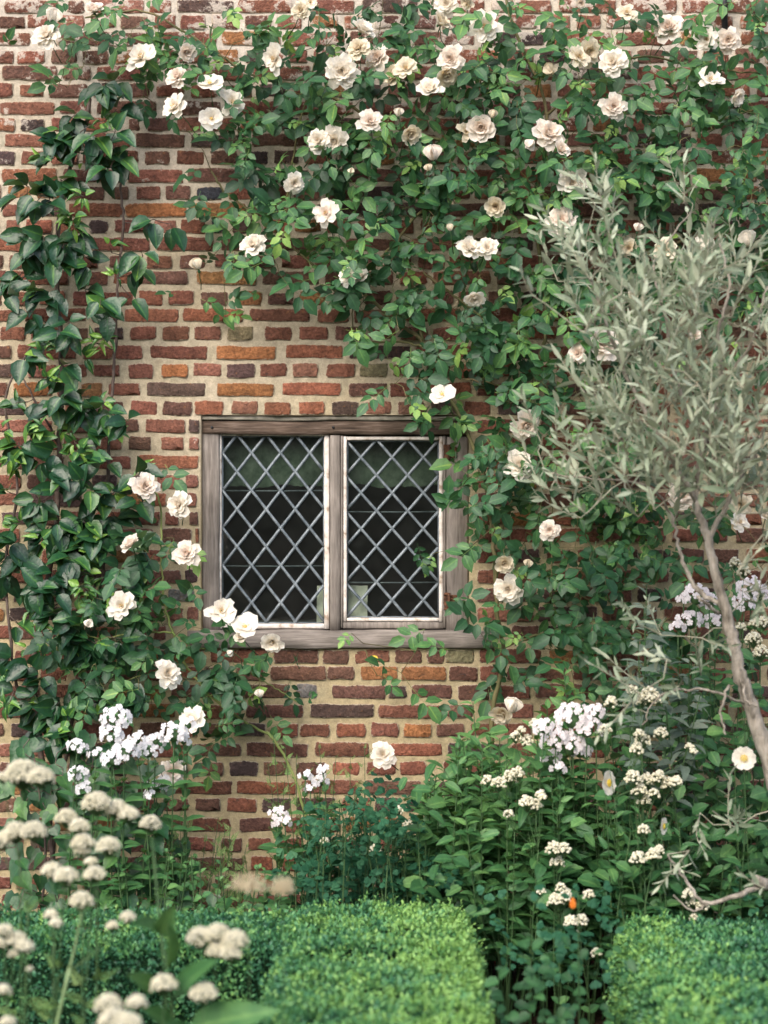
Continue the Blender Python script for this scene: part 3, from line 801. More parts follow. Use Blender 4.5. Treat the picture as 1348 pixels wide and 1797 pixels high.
# room behind
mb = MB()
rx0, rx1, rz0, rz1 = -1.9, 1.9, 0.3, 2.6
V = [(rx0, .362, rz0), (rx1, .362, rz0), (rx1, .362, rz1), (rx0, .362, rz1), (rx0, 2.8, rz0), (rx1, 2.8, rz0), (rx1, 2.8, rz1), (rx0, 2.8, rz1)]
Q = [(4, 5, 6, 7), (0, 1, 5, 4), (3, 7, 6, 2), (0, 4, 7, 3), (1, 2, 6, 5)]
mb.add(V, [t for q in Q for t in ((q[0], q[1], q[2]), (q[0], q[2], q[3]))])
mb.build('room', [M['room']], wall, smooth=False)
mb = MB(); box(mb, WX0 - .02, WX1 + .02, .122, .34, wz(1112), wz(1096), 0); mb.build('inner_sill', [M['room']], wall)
# added green sheet standing in for the greenish tone of the upper panes
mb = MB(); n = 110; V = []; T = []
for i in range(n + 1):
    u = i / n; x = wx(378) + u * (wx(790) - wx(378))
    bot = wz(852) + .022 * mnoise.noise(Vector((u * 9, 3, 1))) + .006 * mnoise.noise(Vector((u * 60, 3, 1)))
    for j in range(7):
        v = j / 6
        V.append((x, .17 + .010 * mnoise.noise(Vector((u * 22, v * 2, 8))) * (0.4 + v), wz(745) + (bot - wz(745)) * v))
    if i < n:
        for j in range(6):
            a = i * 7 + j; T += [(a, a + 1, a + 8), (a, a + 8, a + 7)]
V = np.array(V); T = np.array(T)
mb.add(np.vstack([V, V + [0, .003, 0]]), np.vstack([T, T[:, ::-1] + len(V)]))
tagp(mb.build('window_green_sheet', [M['pane_green']]), 'added dark green sheet behind the upper panes of the leaded window, toning them green', 'sheet')
mb = MB(); a = P(556, 1028, .10); b = P(645, 1097, .10)
V = []; T = []
nn = 8
for i in range(nn + 1):
    for j in range(5):
        u, v = i / nn, j / 4
        V.append((a[0] + (b[0] - a[0]) * u + .002 * mnoise.noise(Vector((v * 5, i, 3))) * (1 if i in (0, nn) else 0), .085 + .03 * v + .003 * math.sin(u * 3),
                  b[2] + (a[2] - b[2]) * v + (.004 * mnoise.noise(Vector((u * 6, 2, 2))) if j == 4 else 0)))
        if i < nn and j < 4:
            q = i * 5 + j; T += [(q, q + 5, q + 6), (q, q + 6, q + 1)]
V = np.array(V); T = np.array(T); mb.add(np.vstack([V, V + [0, .003, 0]]), np.vstack([T, T[:, ::-1] + len(V)]))
tagp(mb.build('card', [M['card']]), 'stained pale card leaning inside the leaded window behind the mullion', 'card')

# ------------------------------------------------------------------ leaf shapes (along +X, normal +Z)
def leaf_arr(L=1.0, W=0.6, prof=((0.28, 0.85), (0.62, 0.9)), fold=0.25, droop=0.25, twist=0.0, wav=0.0, tip=1.0):
    V = [(0, 0, 0)]; E = [0.0]
    for k, (t, w) in enumerate(prof):
        z = -droop * t * t
        hw = W / 2 * w
        V += [(t * L, hw, (z + fold * hw / L + wav * (1 if k % 2 else -1)) * L), (t * L, 0, z * L), (t * L, -hw, (z + fold * hw / L - wav * (1 if k % 2 else -1)) * L)]
        E += [1.0, 0.0, 1.0]
    V.append((L * tip, 0, -droop * L)); E.append(0.3)
    T = [(0, 2, 1), (0, 3, 2)]
    for k in range(len(prof) - 1):
        a = 1 + 3 * k
        T += [(a, a + 1, a + 4), (a, a + 4, a + 3), (a + 1, a + 2, a + 5), (a + 1, a + 5, a + 4)]
    a = 1 + 3 * (len(prof) - 1); tp = len(V) - 1
    T += [(a, a + 1, tp), (a + 1, a + 2, tp)]
    return np.array(V, float), np.array(T), np.array(E)

def xf(V, rz=0, ry=0, rx=0, s=1, t=(0, 0, 0)):
    Mx = np.array(Matrix.Rotation(rz, 3, 'Z') @ Matrix.Rotation(ry, 3, 'Y') @ Matrix.Rotation(rx, 3, 'X'))
    return (V @ Mx.T) * s + np.array(t)

def compound(n_pairs, L, W, seed, terminal=True, gap=0.55):
    """pinnate leaf; unit length leaflets scaled by L"""
    r = random.Random(seed); mb = MB()
    R = gap * L
    def put(x, y, ang, s):
        v, t, e = leaf_arr(1, W, ((0.25, 0.82), (0.62, 0.88)), fold=r.uniform(.15, .5), droop=r.uniform(.05, .35))
        mb.add(xf(v, rz=ang, ry=r.uniform(-.25, .3), rx=r.uniform(-.35, .35), s=L * s, t=(x, y, r.uniform(-.05, .05) * L)), t, 0, r.uniform(-.10, .10), e)
    x = R * 0.7
    for k in range(n_pairs):
        s = r.uniform(.78, .98) if k else r.uniform(.6, .8)
        for sg in (1, -1): put(x, 0.04 * L * sg, sg * r.uniform(.8, 1.25), s)
        x += R * r.uniform(.85, 1.1)
    if terminal: put(x - R * .35, 0, r.uniform(-.2, .2), r.uniform(.95, 1.15))
    v = np.array([(0, .012 * L, 0), (0, -.012 * L, 0), (x - R * .3, 0, 0.0)]); mb.add(v, [(0, 1, 2)], 0, .25, .0)
    V, T, mi, ti, ed = mb.arrays()
    return V, T, ti, ed

def single(L, W, seed, **kw):
    v, t, e = leaf_arr(1, W, **kw)
    return v * L, t, np.zeros(len(v)), e

def plant_leaves(root, mat, variants, pos, R, scale, var, tint, name='leaf', nmax=300, stuff_name='foliage'):
    """the nearest nmax leaves become parts, the rest one stuff part"""
    n = len(pos)
    d = pos[:, 1] + CAM_D
    px = 674 + pos[:, 0] * F / d; py = 898.5 - (pos[:, 2] - CAM_Z) * F / d
    inside = (px > 5) & (px < 1343) & (py > 5) & (py < 1792)
    order = np.argsort(np.where(inside, 0, 100) + pos[:, 1] - 0.6 * scale / (scale.mean() + 1e-9))
    first = order[:nmax]; rest = order[nmax:]
    base = Vector((0, 0, 0)); p = root
    while p is not None: base = base + p.location; p = p.parent
    meshes = [mk_mesh(name, v, t, [mat], None, ti, ed) for v, t, ti, ed in variants]
    for i in first:
        o = bpy.data.objects.new(name, meshes[var[i]]); COL.objects.link(o); o.parent = root
        m4 = np.eye(4); m4[:3, :3] = R[i] * scale[i]; m4[:3, 3] = pos[i] - np.array(base)
        o.matrix_local = Matrix(m4.tolist()); o.color = (float(tint[i]), 0, 0, 1)
    if len(rest) == 0: return
    VV, TT, TI, ED = [], [], [], []; off = 0
    for k, (v, t, ti, ed) in enumerate(variants):
        idx = rest[var[rest] == k]
        if len(idx) == 0: continue
        W_ = np.einsum('nij,mj->nmi', R[idx], v) * scale[idx][:, None, None] + pos[idx][:, None, :]
        m = len(v)
        T_ = t[None] + (np.arange(len(idx)) * m)[:, None, None] + off
        VV.append(W_.reshape(-1, 3)); TT.append(T_.reshape(-1, 3)); off += m * len(idx)
        TI.append((ti[None] + tint[idx][:, None]).ravel()); ED.append(np.tile(ed, len(idx)))
    me = mk_mesh(stuff_name, np.concatenate(VV), np.concatenate(TT), [mat], None, np.concatenate(TI), np.concatenate(ED))
    return link(stuff_name, me, root, 'stuff')

def pnoise(pts, s, seed=0.0):
    return np.array([mnoise.noise(Vector((p[0] * s + seed, p[1] * s, p[2] * s - seed))) for p in pts])

def web(mb, nodes, pts, r, sides=4, maxd=0.6, sag=0.0, mi=0):
    """join each point to the nearest stem node with a thin curved twig; new points become nodes"""
    nodes = [np.array(q) for q in nodes]
    arr = np.array(nodes)
    order = np.argsort([np.min(np.linalg.norm(arr - p, axis=1)) for p in pts])
    for i in order:
        p = pts[i]
        d = np.linalg.norm(arr - p, axis=1)
        j = int(np.argmin(d))
        if d[j] > 0.012 and d[j] < maxd:
            q = arr[j]
            mid = (p + q) / 2 + rng.normal(0, .12 * d[j], 3) + np.array([0, 0, -sag * d[j]])
            tube(mb, [q, mid, p], r * (1 + .5 * d[j] / .2), r * .8, sides, mi, cap=False)
            arr = np.vstack([arr, mid, p])
        else:
            arr = np.vstack([arr, p])

# ------------------------------------------------------------------ flowers
def petal(L, W, t0, t1, cup, seed, nu=5, nv=5, ruff=0.06, notch=0.0):
    """petal along the tilt t0 -> t1 (radians from the flower axis)"""
    r = random.Random(seed)
    V = []; x = z = 0.0
    off = r.uniform(0, 50)
    for i in range(nu):
        t = i / (nu - 1)
        a = t0 + (t1 - t0) * t
        if i: x += math.sin(a) * L / (nu - 1); z += math.cos(a) * L / (nu - 1)
        w = W * (0.25 + 0.75 * math.sin(min(1, t * 1.15) * math.pi * 0.62) ** 0.8) * (1 if t < .8 else 1 - (t - .8) * 1.7)
        for j in range(nv):
            s = j / (nv - 1) * 2 - 1
            dn = notch * L * (1 - abs(s)) if i == nu - 1 else (-.10 * L * s * s if i == nu - 1 else 0)
            q = cup * w * s * s
            rf = ruff * L * mnoise.noise(Vector((s * 1.7 + off, t * 2, off))) * t
            V.append((x - math.cos(a) * q + rf * math.cos(a) - dn * math.sin(a), s * w, z + math.sin(a) * q + rf * math.sin(a) - dn * math.cos(a)))
    T = []
    for i in range(nu - 1):
        for j in range(nv - 1):
            a = i * nv + j; T += [(a, a + nv, a + nv + 1), (a, a + nv + 1, a + 1)]
    return np.array(V), np.array(T)

def rose_mesh(kind, seed):
    r = random.Random(seed); mb = MB()
    S = 0.05      # flower radius
    def ring(n, L, W, t0, t1, cup, tint, ph=0, ruff=.09, rad=0.0, z=0.0, skip=0.0):
        for k in range(n):
            if r.random() < skip: continue
            V, T = petal(L * S * r.uniform(.88, 1.12), W * S * r.uniform(.85, 1.12), t0 + r.uniform(-.14, .14), t1 + r.uniform(-.25, .25), cup * r.uniform(.6, 1.4), r.random() * 999, ruff=ruff)
            V = V + np.array([rad * S, 0, z * S])
            ti = tint + .25 * (1 - np.linalg.norm(V, axis=1) / (L * S)) + r.uniform(-.08, .08)
            mb.add(xf(V, rz=ph + 2 * math.pi * k / n + r.uniform(-.25, .25)), T, 0, np.clip(ti, 0, 1), 1.0)
    if kind == 'full':
        ring(7, 1.18, .42, .95, 1.8, .25, .0, 0, ruff=.16)
        ring(8, 1.02, .36, .75, 1.35, .35, .02, .5, ruff=.16)
        ring(9, .88, .30, .50, 1.0, .45, .08, .2, ruff=.15)
        ring(9, .76, .26, .30, .75, .5, .18, .1, ruff=.15)
        ring(9, .64, .22, .15, .45, .55, .30, .6, rad=.05, ruff=.15)
        ring(8, .56, .19, .0, .2, .6, .42, .1, rad=.08, ruff=.15)
        ring(6, .48, .16, -.1, .0, .6, .50, .1, rad=.05, ruff=.12)
    elif kind == 'open':
        ring(7, 1.25, .42, 1.0, 1.65, .22, .0, 0, skip=.1)
        ring(6, 1.05, .36, .8, 1.35, .3, .02, .5, skip=.1)
        ring(6, .75, .28, .5, .9, .45, .15, .2)
        ring(6, .48, .20, .3, .5, .5, .4, .1)
        for k in range(14):
            a = r.uniform(0, 6.28); q = r.uniform(.05, .2) * S
            mb.add(xf(*ball(.035 * S, 4, 3)[:1], t=(math.cos(a) * q, math.sin(a) * q, .42 * S)), ball(.035 * S, 4, 3)[1], 1, 0.5, 1.0)
    elif kind == 'cup':
        ring(7, 1.05, .42, .70, 1.25, .4, .0, 0, ruff=.14)
        ring(8, .92, .34, .45, .85, .5, .05, .4, ruff=.14)
        ring(8, .80, .27, .25, .55, .55, .15, .2, ruff=.13)
        ring(8, .68, .22, .05, .25, .6, .25, .6, rad=.05, ruff=.12)
        ring(7, .60, .18, -.1, .05, .6, .35, .1, rad=.07, ruff=.12)
    elif kind == 'bud':
        for k in range(4):
            V, T = petal(.95 * S, .42 * S, .45, -.45, .9, r.random() * 99, ruff=.03)
            mb.add(xf(V, rz=k * 1.57 + r.uniform(-.2, .2)), T, 0, .12 + .2 * r.random(), 1.0)
        V, T = ball(.3 * S, 7, 5); mb.add(V * [1, 1, 1.4] + [0, 0, .42 * S], T, 0, .3, 1.0)
    elif kind == 'single':
        ring(5, 1.1, .62, 1.15, 1.5, .18, .0, 0, ruff=.1)
        ring(3, .8, .4, .9, 1.2, .3, .1, .4)
        V, T = ball(.16 * S, 8, 5); mb.add(V * [1, 1, .5] + [0, 0, .12 * S], T, 1, .5, 1.0)
        for k in range(20):
            a = r.uniform(0, 6.28); q = r.uniform(.12, .34) * S
            V, T = ball(.028 * S, 4, 3); mb.add(V + [math.cos(a) * q, math.sin(a) * q, .2 * S], T, 1, .5, 1.0)
    # calyx
    for k in range(5):
        v, t, e = leaf_arr(1, .35, ((.3, .9), (.65, .5)), .1, .2)
        mb.add(xf(v, rz=k * 1.257, ry=-.6, s=.4 * S, t=(0, 0, -.02 * S)), t, 2, .4, e)
    V, T = ball(.12 * S, 6, 4); mb.add(V * [1, 1, 1.3] + [0, 0, -.08 * S], T, 2, .5, 1.0)
    return mb

ROSE_MESH = {}
def rose_variant(kind, mat, k):
    key = (kind, mat, k)
    if key not in ROSE_MESH:
        ROSE_MESH[key] = rose_mesh(kind, hash(k) * 13 + len(kind) * 7).mesh('rose_flower', [M[mat], M['stamen'], M['rose_leaf']])
    return ROSE_MESH[key]

def local_of(root):
    b = Vector((0, 0, 0)); p = root
    while p is not None: b = b + p.location; p = p.parent
    return np.array(b)

def place(name, mesh, parent, pos, axis, size, spin=None):
    """mesh axis +Z along the given direction"""
    o = bpy.data.objects.new(name, mesh); COL.objects.link(o); o.parent = parent
    q = Vector(axis).to_track_quat('Z', 'Y')
    m = q.to_matrix() @ Matrix.Rotation(spin if spin is not None else random.uniform(0, 6.28), 3, 'Z')
    m4 = (m * size).to_4x4(); m4.translation = Vector(pos - local_of(parent))
    o.matrix_local = m4; o.color = (0, 0, 0, 1)
    return o

# ------------------------------------------------------------------ climbing roses
ROSE_VAR = [compound(2, 0.052, 0.66, s) for s in range(7)] + [compound(1, 0.056, 0.70, s + 30) for s in range(3)] + [compound(3, 0.044, 0.60, s + 50) for s in range(2)]

def rose_foliage(root, g, k, ydepth, seed, canes, cane_mat='cane', clump=1.0):
    pts = sample(g, k, 12)
    n = len(pts)
    # a lumpy outer surface: near clumps and deep hollows
    h = np.array([mnoise.noise(Vector((x / 75, y / 60, seed))) + .5 * mnoise.noise(Vector((x / 30, y / 25, seed + 4))) for x, y in pts])
    depth = ydepth[0] + (ydepth[1] - ydepth[0]) * np.clip(0.45 + 0.55 * h * clump + rng.normal(0, .22, n), 0, 1)
    pos = np.array([P(x, y, -q) for (x, y), q in zip(pts, depth)])
    ang = rng.uniform(0, 2 * math.pi, n)
    d = np.stack([np.cos(ang), -rng.uniform(.1, .8, n), np.sin(ang) * .75 - .38], 1)
    nr = np.stack([rng.normal(0, .38, n), -rng.uniform(.55, 1.1, n), rng.uniform(.15, 1.0, n)], 1)
    R = frames(d, nr)
    sc = rng.uniform(.78, 1.30, n)
    var = rng.integers(0, len(ROSE_VAR), n)
    tn = np.array([mnoise.noise(Vector((x / 60, y / 60, seed + 9))) for x, y in pts])
    tint = np.clip(.40 + .30 * tn + rng.normal(0, .15, n), .03, .80)
    pale_leaf = rng.random(n) < .07  # a few smaller, paler leaves picked at random
    tint[pale_leaf] = rng.uniform(.78, 1.0, pale_leaf.sum()); sc[pale_leaf] *= .75
    plant_leaves(root, M['rose_leaf'], ROSE_VAR, pos, R, sc, var, tint)
    nodes = []
    for path, r in canes:
        mb = MB(); pp = pxpath(path, 8); pp = pp + rng.normal(0, .002, pp.shape)
        tube(mb, pp, r, r * .62, 8, knob=.12)
        mb.build('cane', [M[cane_mat]], root)
        nodes += list(pp)
    mb = MB()
    keep = rng.random(n) < .45
    web(mb, nodes, list(pos[keep]), 0.0013, 3, .3)
    mb.build('shoots', [M['cane'], ], root, 'stuff')
    return pos

rose_a = thing('climbing_rose', 'climbing rose with cream pink blooms spreading over the wall above and right of the window', 'rose', tuple(P(860, 1700, -.12)))
canes_a = [
 ([(862, 1700, -.10), (858, 1400, -.10), (866, 1240, -.11), (884, 1160, -.12), (872, 1080, -.10), (866, 960, -.09), (852, 850, -.09), (822, 762, -.10), (776, 672, -.10), (742, 600, -.09), (690, 560, -.08), (600, 480, -.07)], .0095),
 ([(866, 960, -.09), (905, 860, -.08), (930, 700, -.09), (960, 560, -.10), (940, 380, -.09), (960, 200, -.08), (900, 40, -.08), (880, -60, -.06)], .008),
 ([(742, 478, -.14), (790, 515, -.15), (840, 552, -.13), (900, 600, -.10)], .005),
 ([(742, 600, -.09), (720, 480, -.08), (700, 420, -.12), (770, 335, -.14), (800, 250, -.10), (850, 120, -.09), (850, 20, -.08)], .006),
 ([(700, 420, -.12), (640, 470, -.10), (560, 470, -.08), (480, 400, -.08), (400, 340, -.07), (370, 300, -.06)], .005),
 ([(640, 600, -.08), (720, 602, -.11), (770, 625, -.13), (790, 660, -.11), (860, 672, -.09), (930, 690, -.08)], .0042),
 ([(800, 250, -.10), (680, 220, -.09), (560, 160, -.08), (440, 130, -.07), (330, 60, -.06), (250, 20, -.06), (150, 30, -.06)], .0055),
 ([(940, 380, -.09), (1020, 300, -.12), (1100, 260, -.12), (1200, 225, -.12), (1300, 200, -.10), (1400, 170, -.08)], .0055),
 ([(960, 200, -.08), (1050, 120, -.10), (1130, 100, -.11), (1230, 118, -.12), (1340, 130, -.10)], .0048),
 ([(960, 560, -.10), (1080, 470, -.10), (1200, 420, -.09), (1330, 330, -.09)], .006),
 ([(866, 1060, -.10), (950, 1010, -.09), (1050, 960, -.10), (1150, 930, -.09), (1280, 900, -.08)], .006),
 ([(870, 1140, -.10), (960, 1110, -.09), (1060, 1090, -.10), (1150, 1120, -.10)], .005),
 ([(965, 1060, -.1), (970, 960, -.13), (968, 870, -.1)], .0035),
 ([(1060, 1110, -.1), (1100, 1200, -.1), (1180, 1230, -.1)], .004),
 ([(500, 380, -.08), (520, 250, -.09), (560, 60, -.07), (540, -50, -.05)], .004),
 ([(610, 430, -.09), (618, 520, -.08), (620, 580, -.06)], .0035),
 ([(640, 1140, -.03), (650, 1165, -.06), (670, 1190, -.06), (720, 1195, -.04)], .002),
]
rose_foliage(rose_a, ROSE, .77, (.025, .30), 3.0, canes_a)

FL = [  # x, y, size px, kind, colour
 (80,60,47,'full','w'),(93,30,26,'bud','w'),(165,15,34,'cup','p'),(245,97,54,'open','w'),(328,92,32,'cup','p'),(310,133,38,'full','p'),(367,140,44,'single','w'),
 (303,185,52,'open','w'),(408,178,46,'open','w'),(373,207,40,'single','w'),(478,103,50,'open','w'),(527,17,34,'full','f'),(545,3,34,'open','w'),(637,50,42,'cup','w'),(628,83,42,'full','f'),
 (660,100,46,'full','p'),(600,126,56,'full','w'),(690,132,40,'cup','f'),(712,118,40,'open','f'),(790,102,46,'full','p'),(783,132,40,'cup','f'),(755,155,44,'cup','w'),
 (783,6,42,'full','w'),(820,2,30,'cup','f'),(775,38,36,'cup','f'),(850,45,56,'open','w'),(650,211,44,'full','p'),(720,235,36,'cup','f'),(558,247,42,'full','w'),(586,248,48,'full','w'),
 (760,270,26,'bud','p'),(700,198,14,'bud','w'),(820,230,34,'open','f'),(845,224,48,'cup','p'),(517,322,36,'full','w'),(571,373,46,'open','p'),(443,428,44,'full','w'),
 (824,432,46,'full','w'),(855,434,36,'full','w'),(610,486,32,'full','w'),(630,486,34,'cup','w'),(833,523,36,'cup','w'),(775,688,42,'single','w'),(870,362,36,'cup','f'),
 (965,232,56,'full','p'),(985,262,32,'cup','p'),(932,252,18,'bud','p'),(1005,320,50,'full','w'),(985,385,52,'full','p'),(1077,186,44,'full','p'),(1035,92,48,'full','f'),
 (1018,98,40,'open','f'),(1075,108,50,'full','w'),(963,119,22,'bud','f'),(1172,45,52,'full','p'),(1240,68,40,'open','w'),(1278,70,42,'full','p'),(1248,137,42,'open','w'),
 (1293,172,34,'cup','w'),(1312,421,28,'bud','w'),(1235,430,28,'bud','w'),(1165,440,44,'full','f'),(1103,435,34,'full','f'),(1060,600,58,'full','p'),(1013,618,36,'full','p'),
 (925,748,54,'full','p'),(912,815,52,'full','w'),(965,930,36,'full','p'),(885,988,34,'cup','f'),(892,1035,50,'full','w'),(1197,868,50,'full','p'),(1300,885,36,'full','f'),
 (1300,915,34,'open','w'),(880,1252,40,'cup','f'),(900,1240,26,'bud','w'),(752,600,0,'bud','w'),(617,298,10,'bud','f'),(752,295,12,'bud','f'),(345,465,20,'bud','f'),
 (315,20,0,'bud','f'),(927,990,14,'bud','f'),(1120,400,14,'bud','p'),(1220,590,24,'cup','p'),(1312,1120,0,'bud','w'),(1110,520,16,'bud','f'),(790,400,12,'bud','f'),
 (1100,20,34,'open','f'),(1020,5,20,'cup','p'),(672,1323,44,'full','w'),(865,201,14,'bud','f'),(460,60,0,'bud','f'),(1345,905,20,'cup','w')]
FL2 = [(255,852,48,'full','p'),(312,885,48,'full','w'),(229,953,36,'cup','p'),(326,970,46,'full','p'),(212,1063,50,'open','w'),(388,1070,50,'open','w'),(430,1095,46,'single','w'),
 (424,1118,26,'cup','w'),(477,1128,38,'cup','w'),(296,1181,48,'full','w'),(157,1092,14,'bud','w'),(456,1218,14,'bud','w'),(405,1145,10,'bud','w'),(335,1262,46,'full','w'),(303,1355,48,'full','p')]
def put_flowers(root, lst, y0):
    mb = MB()
    for (x, y, s, kind, c) in lst:
        if s <= 0: continue
        Y = y0 - random.uniform(.0, .09)
        p = P(x, y, Y)
        ax = np.array([random.gauss(0, .35), -1.0, random.gauss(.18, .30)])
        if kind == 'cup': ax = np.array([random.gauss(0, .5), -.75, random.choice([.6, -.5]) + random.gauss(0, .2)])
        if kind == 'bud': ax = np.array([random.gauss(0, .4), -.3, random.choice([1, 1, -.6])])
        ax /= np.linalg.norm(ax)
        mat = {'p': 'petal', 'w': 'petal_w', 'f': 'petal_f'}[c]
        base = {'full': 2.15, 'open': 2.3, 'cup': 1.8, 'bud': .85, 'single': 2.1}[kind] * .05
        size = 1.05 * s * (Y + CAM_D) / F / base
        me = rose_variant(kind, mat, random.randrange(4))
        place('rose_flower', me, root, p - ax * .4 * .05 * size, ax, size)
        q0 = p - ax * .012 * size; q2 = p + np.array([random.gauss(0, .03), .10, -.07]); q1 = (q0 + q2) / 2 - ax * .015
        tube(mb, [q0, q1, q2], .0017, .0019, 4, 0)
    mb.build('flower_stalks', [M['stem']], root, 'stuff')
put_flowers(rose_a, FL, -.235)

rose_b = thing('climbing_rose', 'smaller cream rose on one yellow green cane left of and below the window', 'rose', tuple(P(430, 1690, -.14)))
canes_b = [([(560, 1690, -.16), (540, 1450, -.12), (490, 1310, -.10), (430, 1268, -.12), (370, 1222, -.15), (325, 1165, -.15), (303, 1110, -.16), (290, 1060, -.16), (284, 1000, -.15), (283, 940, -.15), (280, 880, -.13), (262, 855, -.13)], .0052),
 ([(370, 1222, -.15), (420, 1180, -.13), (470, 1200, -.12), (520, 1230, -.10)], .003),
 ([(303, 1110, -.16), (240, 1110, -.16), (170, 1120, -.18), (130, 1100, -.18)], .004),
 ([(325, 1165, -.15), (270, 1180, -.16), (200, 1200, -.16)], .003)]
rose_foliage(rose_b, ROSE2, .75, (.05, .30), 17.0, canes_b, 'greencane')
put_flowers(rose_b, FL2, -.27)

# ------------------------------------------------------------------ pear tree trained on the wall
pear = thing('pear_tree', 'glossy broad leaved pear tree trained up the left side of the wall', 'tree', tuple(P(100, 1690, -.12)))
pear_canes = [([(100, 1690, -.08), (92, 1500, -.08), (70, 1300, -.09), (62, 1150, -.08), (95, 950, -.09), (104, 780, -.07), (108, 660, -.055), (104, 560, -.055), (100, 450, -.07), (112, 330, -.07), (150, 220, -.07), (160, 150, -.06)], .011),
 ([(92, 1500, -.08), (130, 1250, -.09), (175, 1050, -.09), (186, 880, -.09), (196, 700, -.05), (203, 600, -.05), (208, 480, -.05), (216, 400, -.05), (210, 320, -.05), (195, 240, -.06)], .007),
 ([(70, 1300, -.09), (30, 1200, -.1), (10, 1000, -.1), (30, 850, -.1), (10, 700, -.08), (60, 600, -.06)], .006),
 ([(104, 780, -.07), (60, 700, -.08), (30, 640, -.07)], .0045), ([(100, 450, -.07), (60, 470, -.07), (30, 500, -.07)], .004),
 ([(168, 1020, -.12), (170, 1060, -.14), (168, 1100, -.12)], .003)]
nodes = []
for path, r in pear_canes:
    mb = MB(); pp = pxpath(path, 8) ; pp = pp + rng.normal(0, .002, pp.shape)
    tube(mb, pp, r, r * .6, 8, knob=.15); mb.build('limb', [M['pearbark']], pear); nodes += list(pp)
PEAR_VAR = []
for s in range(6):
    r_ = random.Random(s)
    PEAR_VAR.append(single(1, r_.uniform(.60, .72), s, prof=((.10, .55), (.32, 1.0), (.62, .88), (.84, .45)), fold=r_.uniform(.25, .7), droop=r_.uniform(.1, .45), wav=r_.uniform(0, .025)))
PEAR_VAR.append(single(1, .42, 9, prof=((.12, .5), (.35, 1.0), (.65, .85), (.85, .4)), fold=1.1, droop=.7, wav=.03))
pts = sample(PEAR, .56, 8)
spx = []; 
for (x, y) in pts:                       # spurs carrying rosettes
    m = rng.integers(2, 5)
    spx.append((x, y, m))
pos = []; tint = []; sc = []; dd = []; nn_ = []
spur = []
for (x, y, m) in spx:
    hh = mnoise.noise(Vector((x / 80, y / 80, 21.0)))
    Y = -(.10 + .11 * np.clip(.5 + hh + rng.normal(0, .25), 0, 1.2))
    c = P(x, y, Y); spur.append(c)
    young = mnoise.noise(Vector((x / 45, y / 45, 40.0))) > .17
    for q in range(m + (2 if young else 0)):
        a = rng.uniform(0, 2 * math.pi)
        dr = np.array([math.cos(a) * .9, -rng.uniform(.05, .7), math.sin(a) * .7 - .55])
        if young: dr[2] += .5
        pos.append(c + dr * .012); dd.append(dr)
        nn_.append(np.array([dr[0] * .35 + rng.normal(0, .3), -rng.uniform(.6, 1.1), rng.uniform(.1, .9)]))
        if young: sc.append(rng.uniform(.028, .050)); tint.append(rng.uniform(.55, 1.0))
        else: sc.append(rng.uniform(.060, .094)); tint.append(np.clip(rng.normal(.36, .16), .02, .8))
pos = np.array(pos); R = frames(np.array(dd), np.array(nn_))
plant_leaves(pear, M['pear_leaf'], PEAR_VAR, pos, R, np.array(sc), np.where(np.array(sc) < .05, rng.choice([6, 6, 2], len(sc)), rng.integers(0, 6, len(sc))), np.array(tint))
mb = MB(); web(mb, nodes, spur, .0016, 4, .3); mb.build('spurs', [M['pearbark']], pear, 'stuff')

# ------------------------------------------------------------------ silver leaved tree at the right
silver = thing('silver_leaved_tree', 'tree with narrow silver grey leaves and pale crooked trunk at the right', 'tree', tuple(P(1400, 1790, -1.0)))
SY = -1.0
def trunk(path, r0, r1, name, parent=silver, sides=10):
    mb = MB(); pp = pxpath(path, 7); pp = pp + rng.normal(0, .0025, pp.shape)
    tube(mb, pp, np.linspace(r0, r1, len(pp)), None, sides, knob=.10); mb.build(name, [M['bark']], parent); return list(pp)
nodes = trunk([(1420, 1790, -1.0), (1385, 1500, -1.0), (1350, 1340, -1.0), (1318, 1240, -1.0), (1296, 1170, -1.0), (1282, 1100, -1.0), (1262, 1030, -1.0), (1243, 950, -.98), (1222, 880, -.95)], .029, .010, 'trunk')
BR = [([(1222, 880, -.95), (1235, 780, -.95), (1262, 680, -1.0), (1262, 580, -1.05), (1280, 500, -1.05), (1262, 420, -1.05)], .009, .003),
 ([(1222, 880, -.95), (1170, 790, -1.0), (1120, 700, -1.0), (1075, 600, -1.05), (1040, 500, -1.05), (1010, 430, -1.05)], .008, .0025),
 ([(1235, 780, -.95), (1190, 680, -.9), (1170, 560, -.95), (1150, 460, -.95), (1215, 370, -1.0)], .007, .002),
 ([(1243, 950, -.98), (1290, 860, -1.0), (1340, 760, -1.0), (1400, 650, -1.0)], .009, .003),
 ([(1262, 680, -1.0), (1320, 600, -1.1), (1345, 500, -1.1)], .006, .002),
 ([(1262, 1062, -1.0), (1225, 1035, -.98), (1205, 1000, -.95), (1190, 955, -.92), (1178, 900, -.9), (1130, 850, -.92), (1040, 840, -.95), (960, 830, -.95)], .0078, .0022),
 ([(1262, 1075, -1.0), (1240, 1060, -1.05), (1222, 1045, -1.05)], .006, .004),
 ([(1318, 1240, -1.0), (1260, 1215, -1.05), (1200, 1210, -1.05), (1150, 1230, -1.0), (1130, 1270, -1.0)], .0045, .002),
 ([(1280, 1200, -1.1), (1265, 1250, -1.1), (1275, 1290, -1.1)], .004, .003),
 ([(1296, 1170, -1.0), (1310, 1230, -1.05), (1330, 1240, -1.05)], .005, .003),
 ([(1385, 1500, -1.0), (1348, 1548, -1.15), (1300, 1568, -1.2), (1240, 1585, -1.2), (1200, 1540, -1.15), (1170, 1500, -1.15)], .011, .0028),
 ([(1240, 1585, -1.2), (1215, 1600, -1.2), (1180, 1570, -1.2)], .004, .002)]
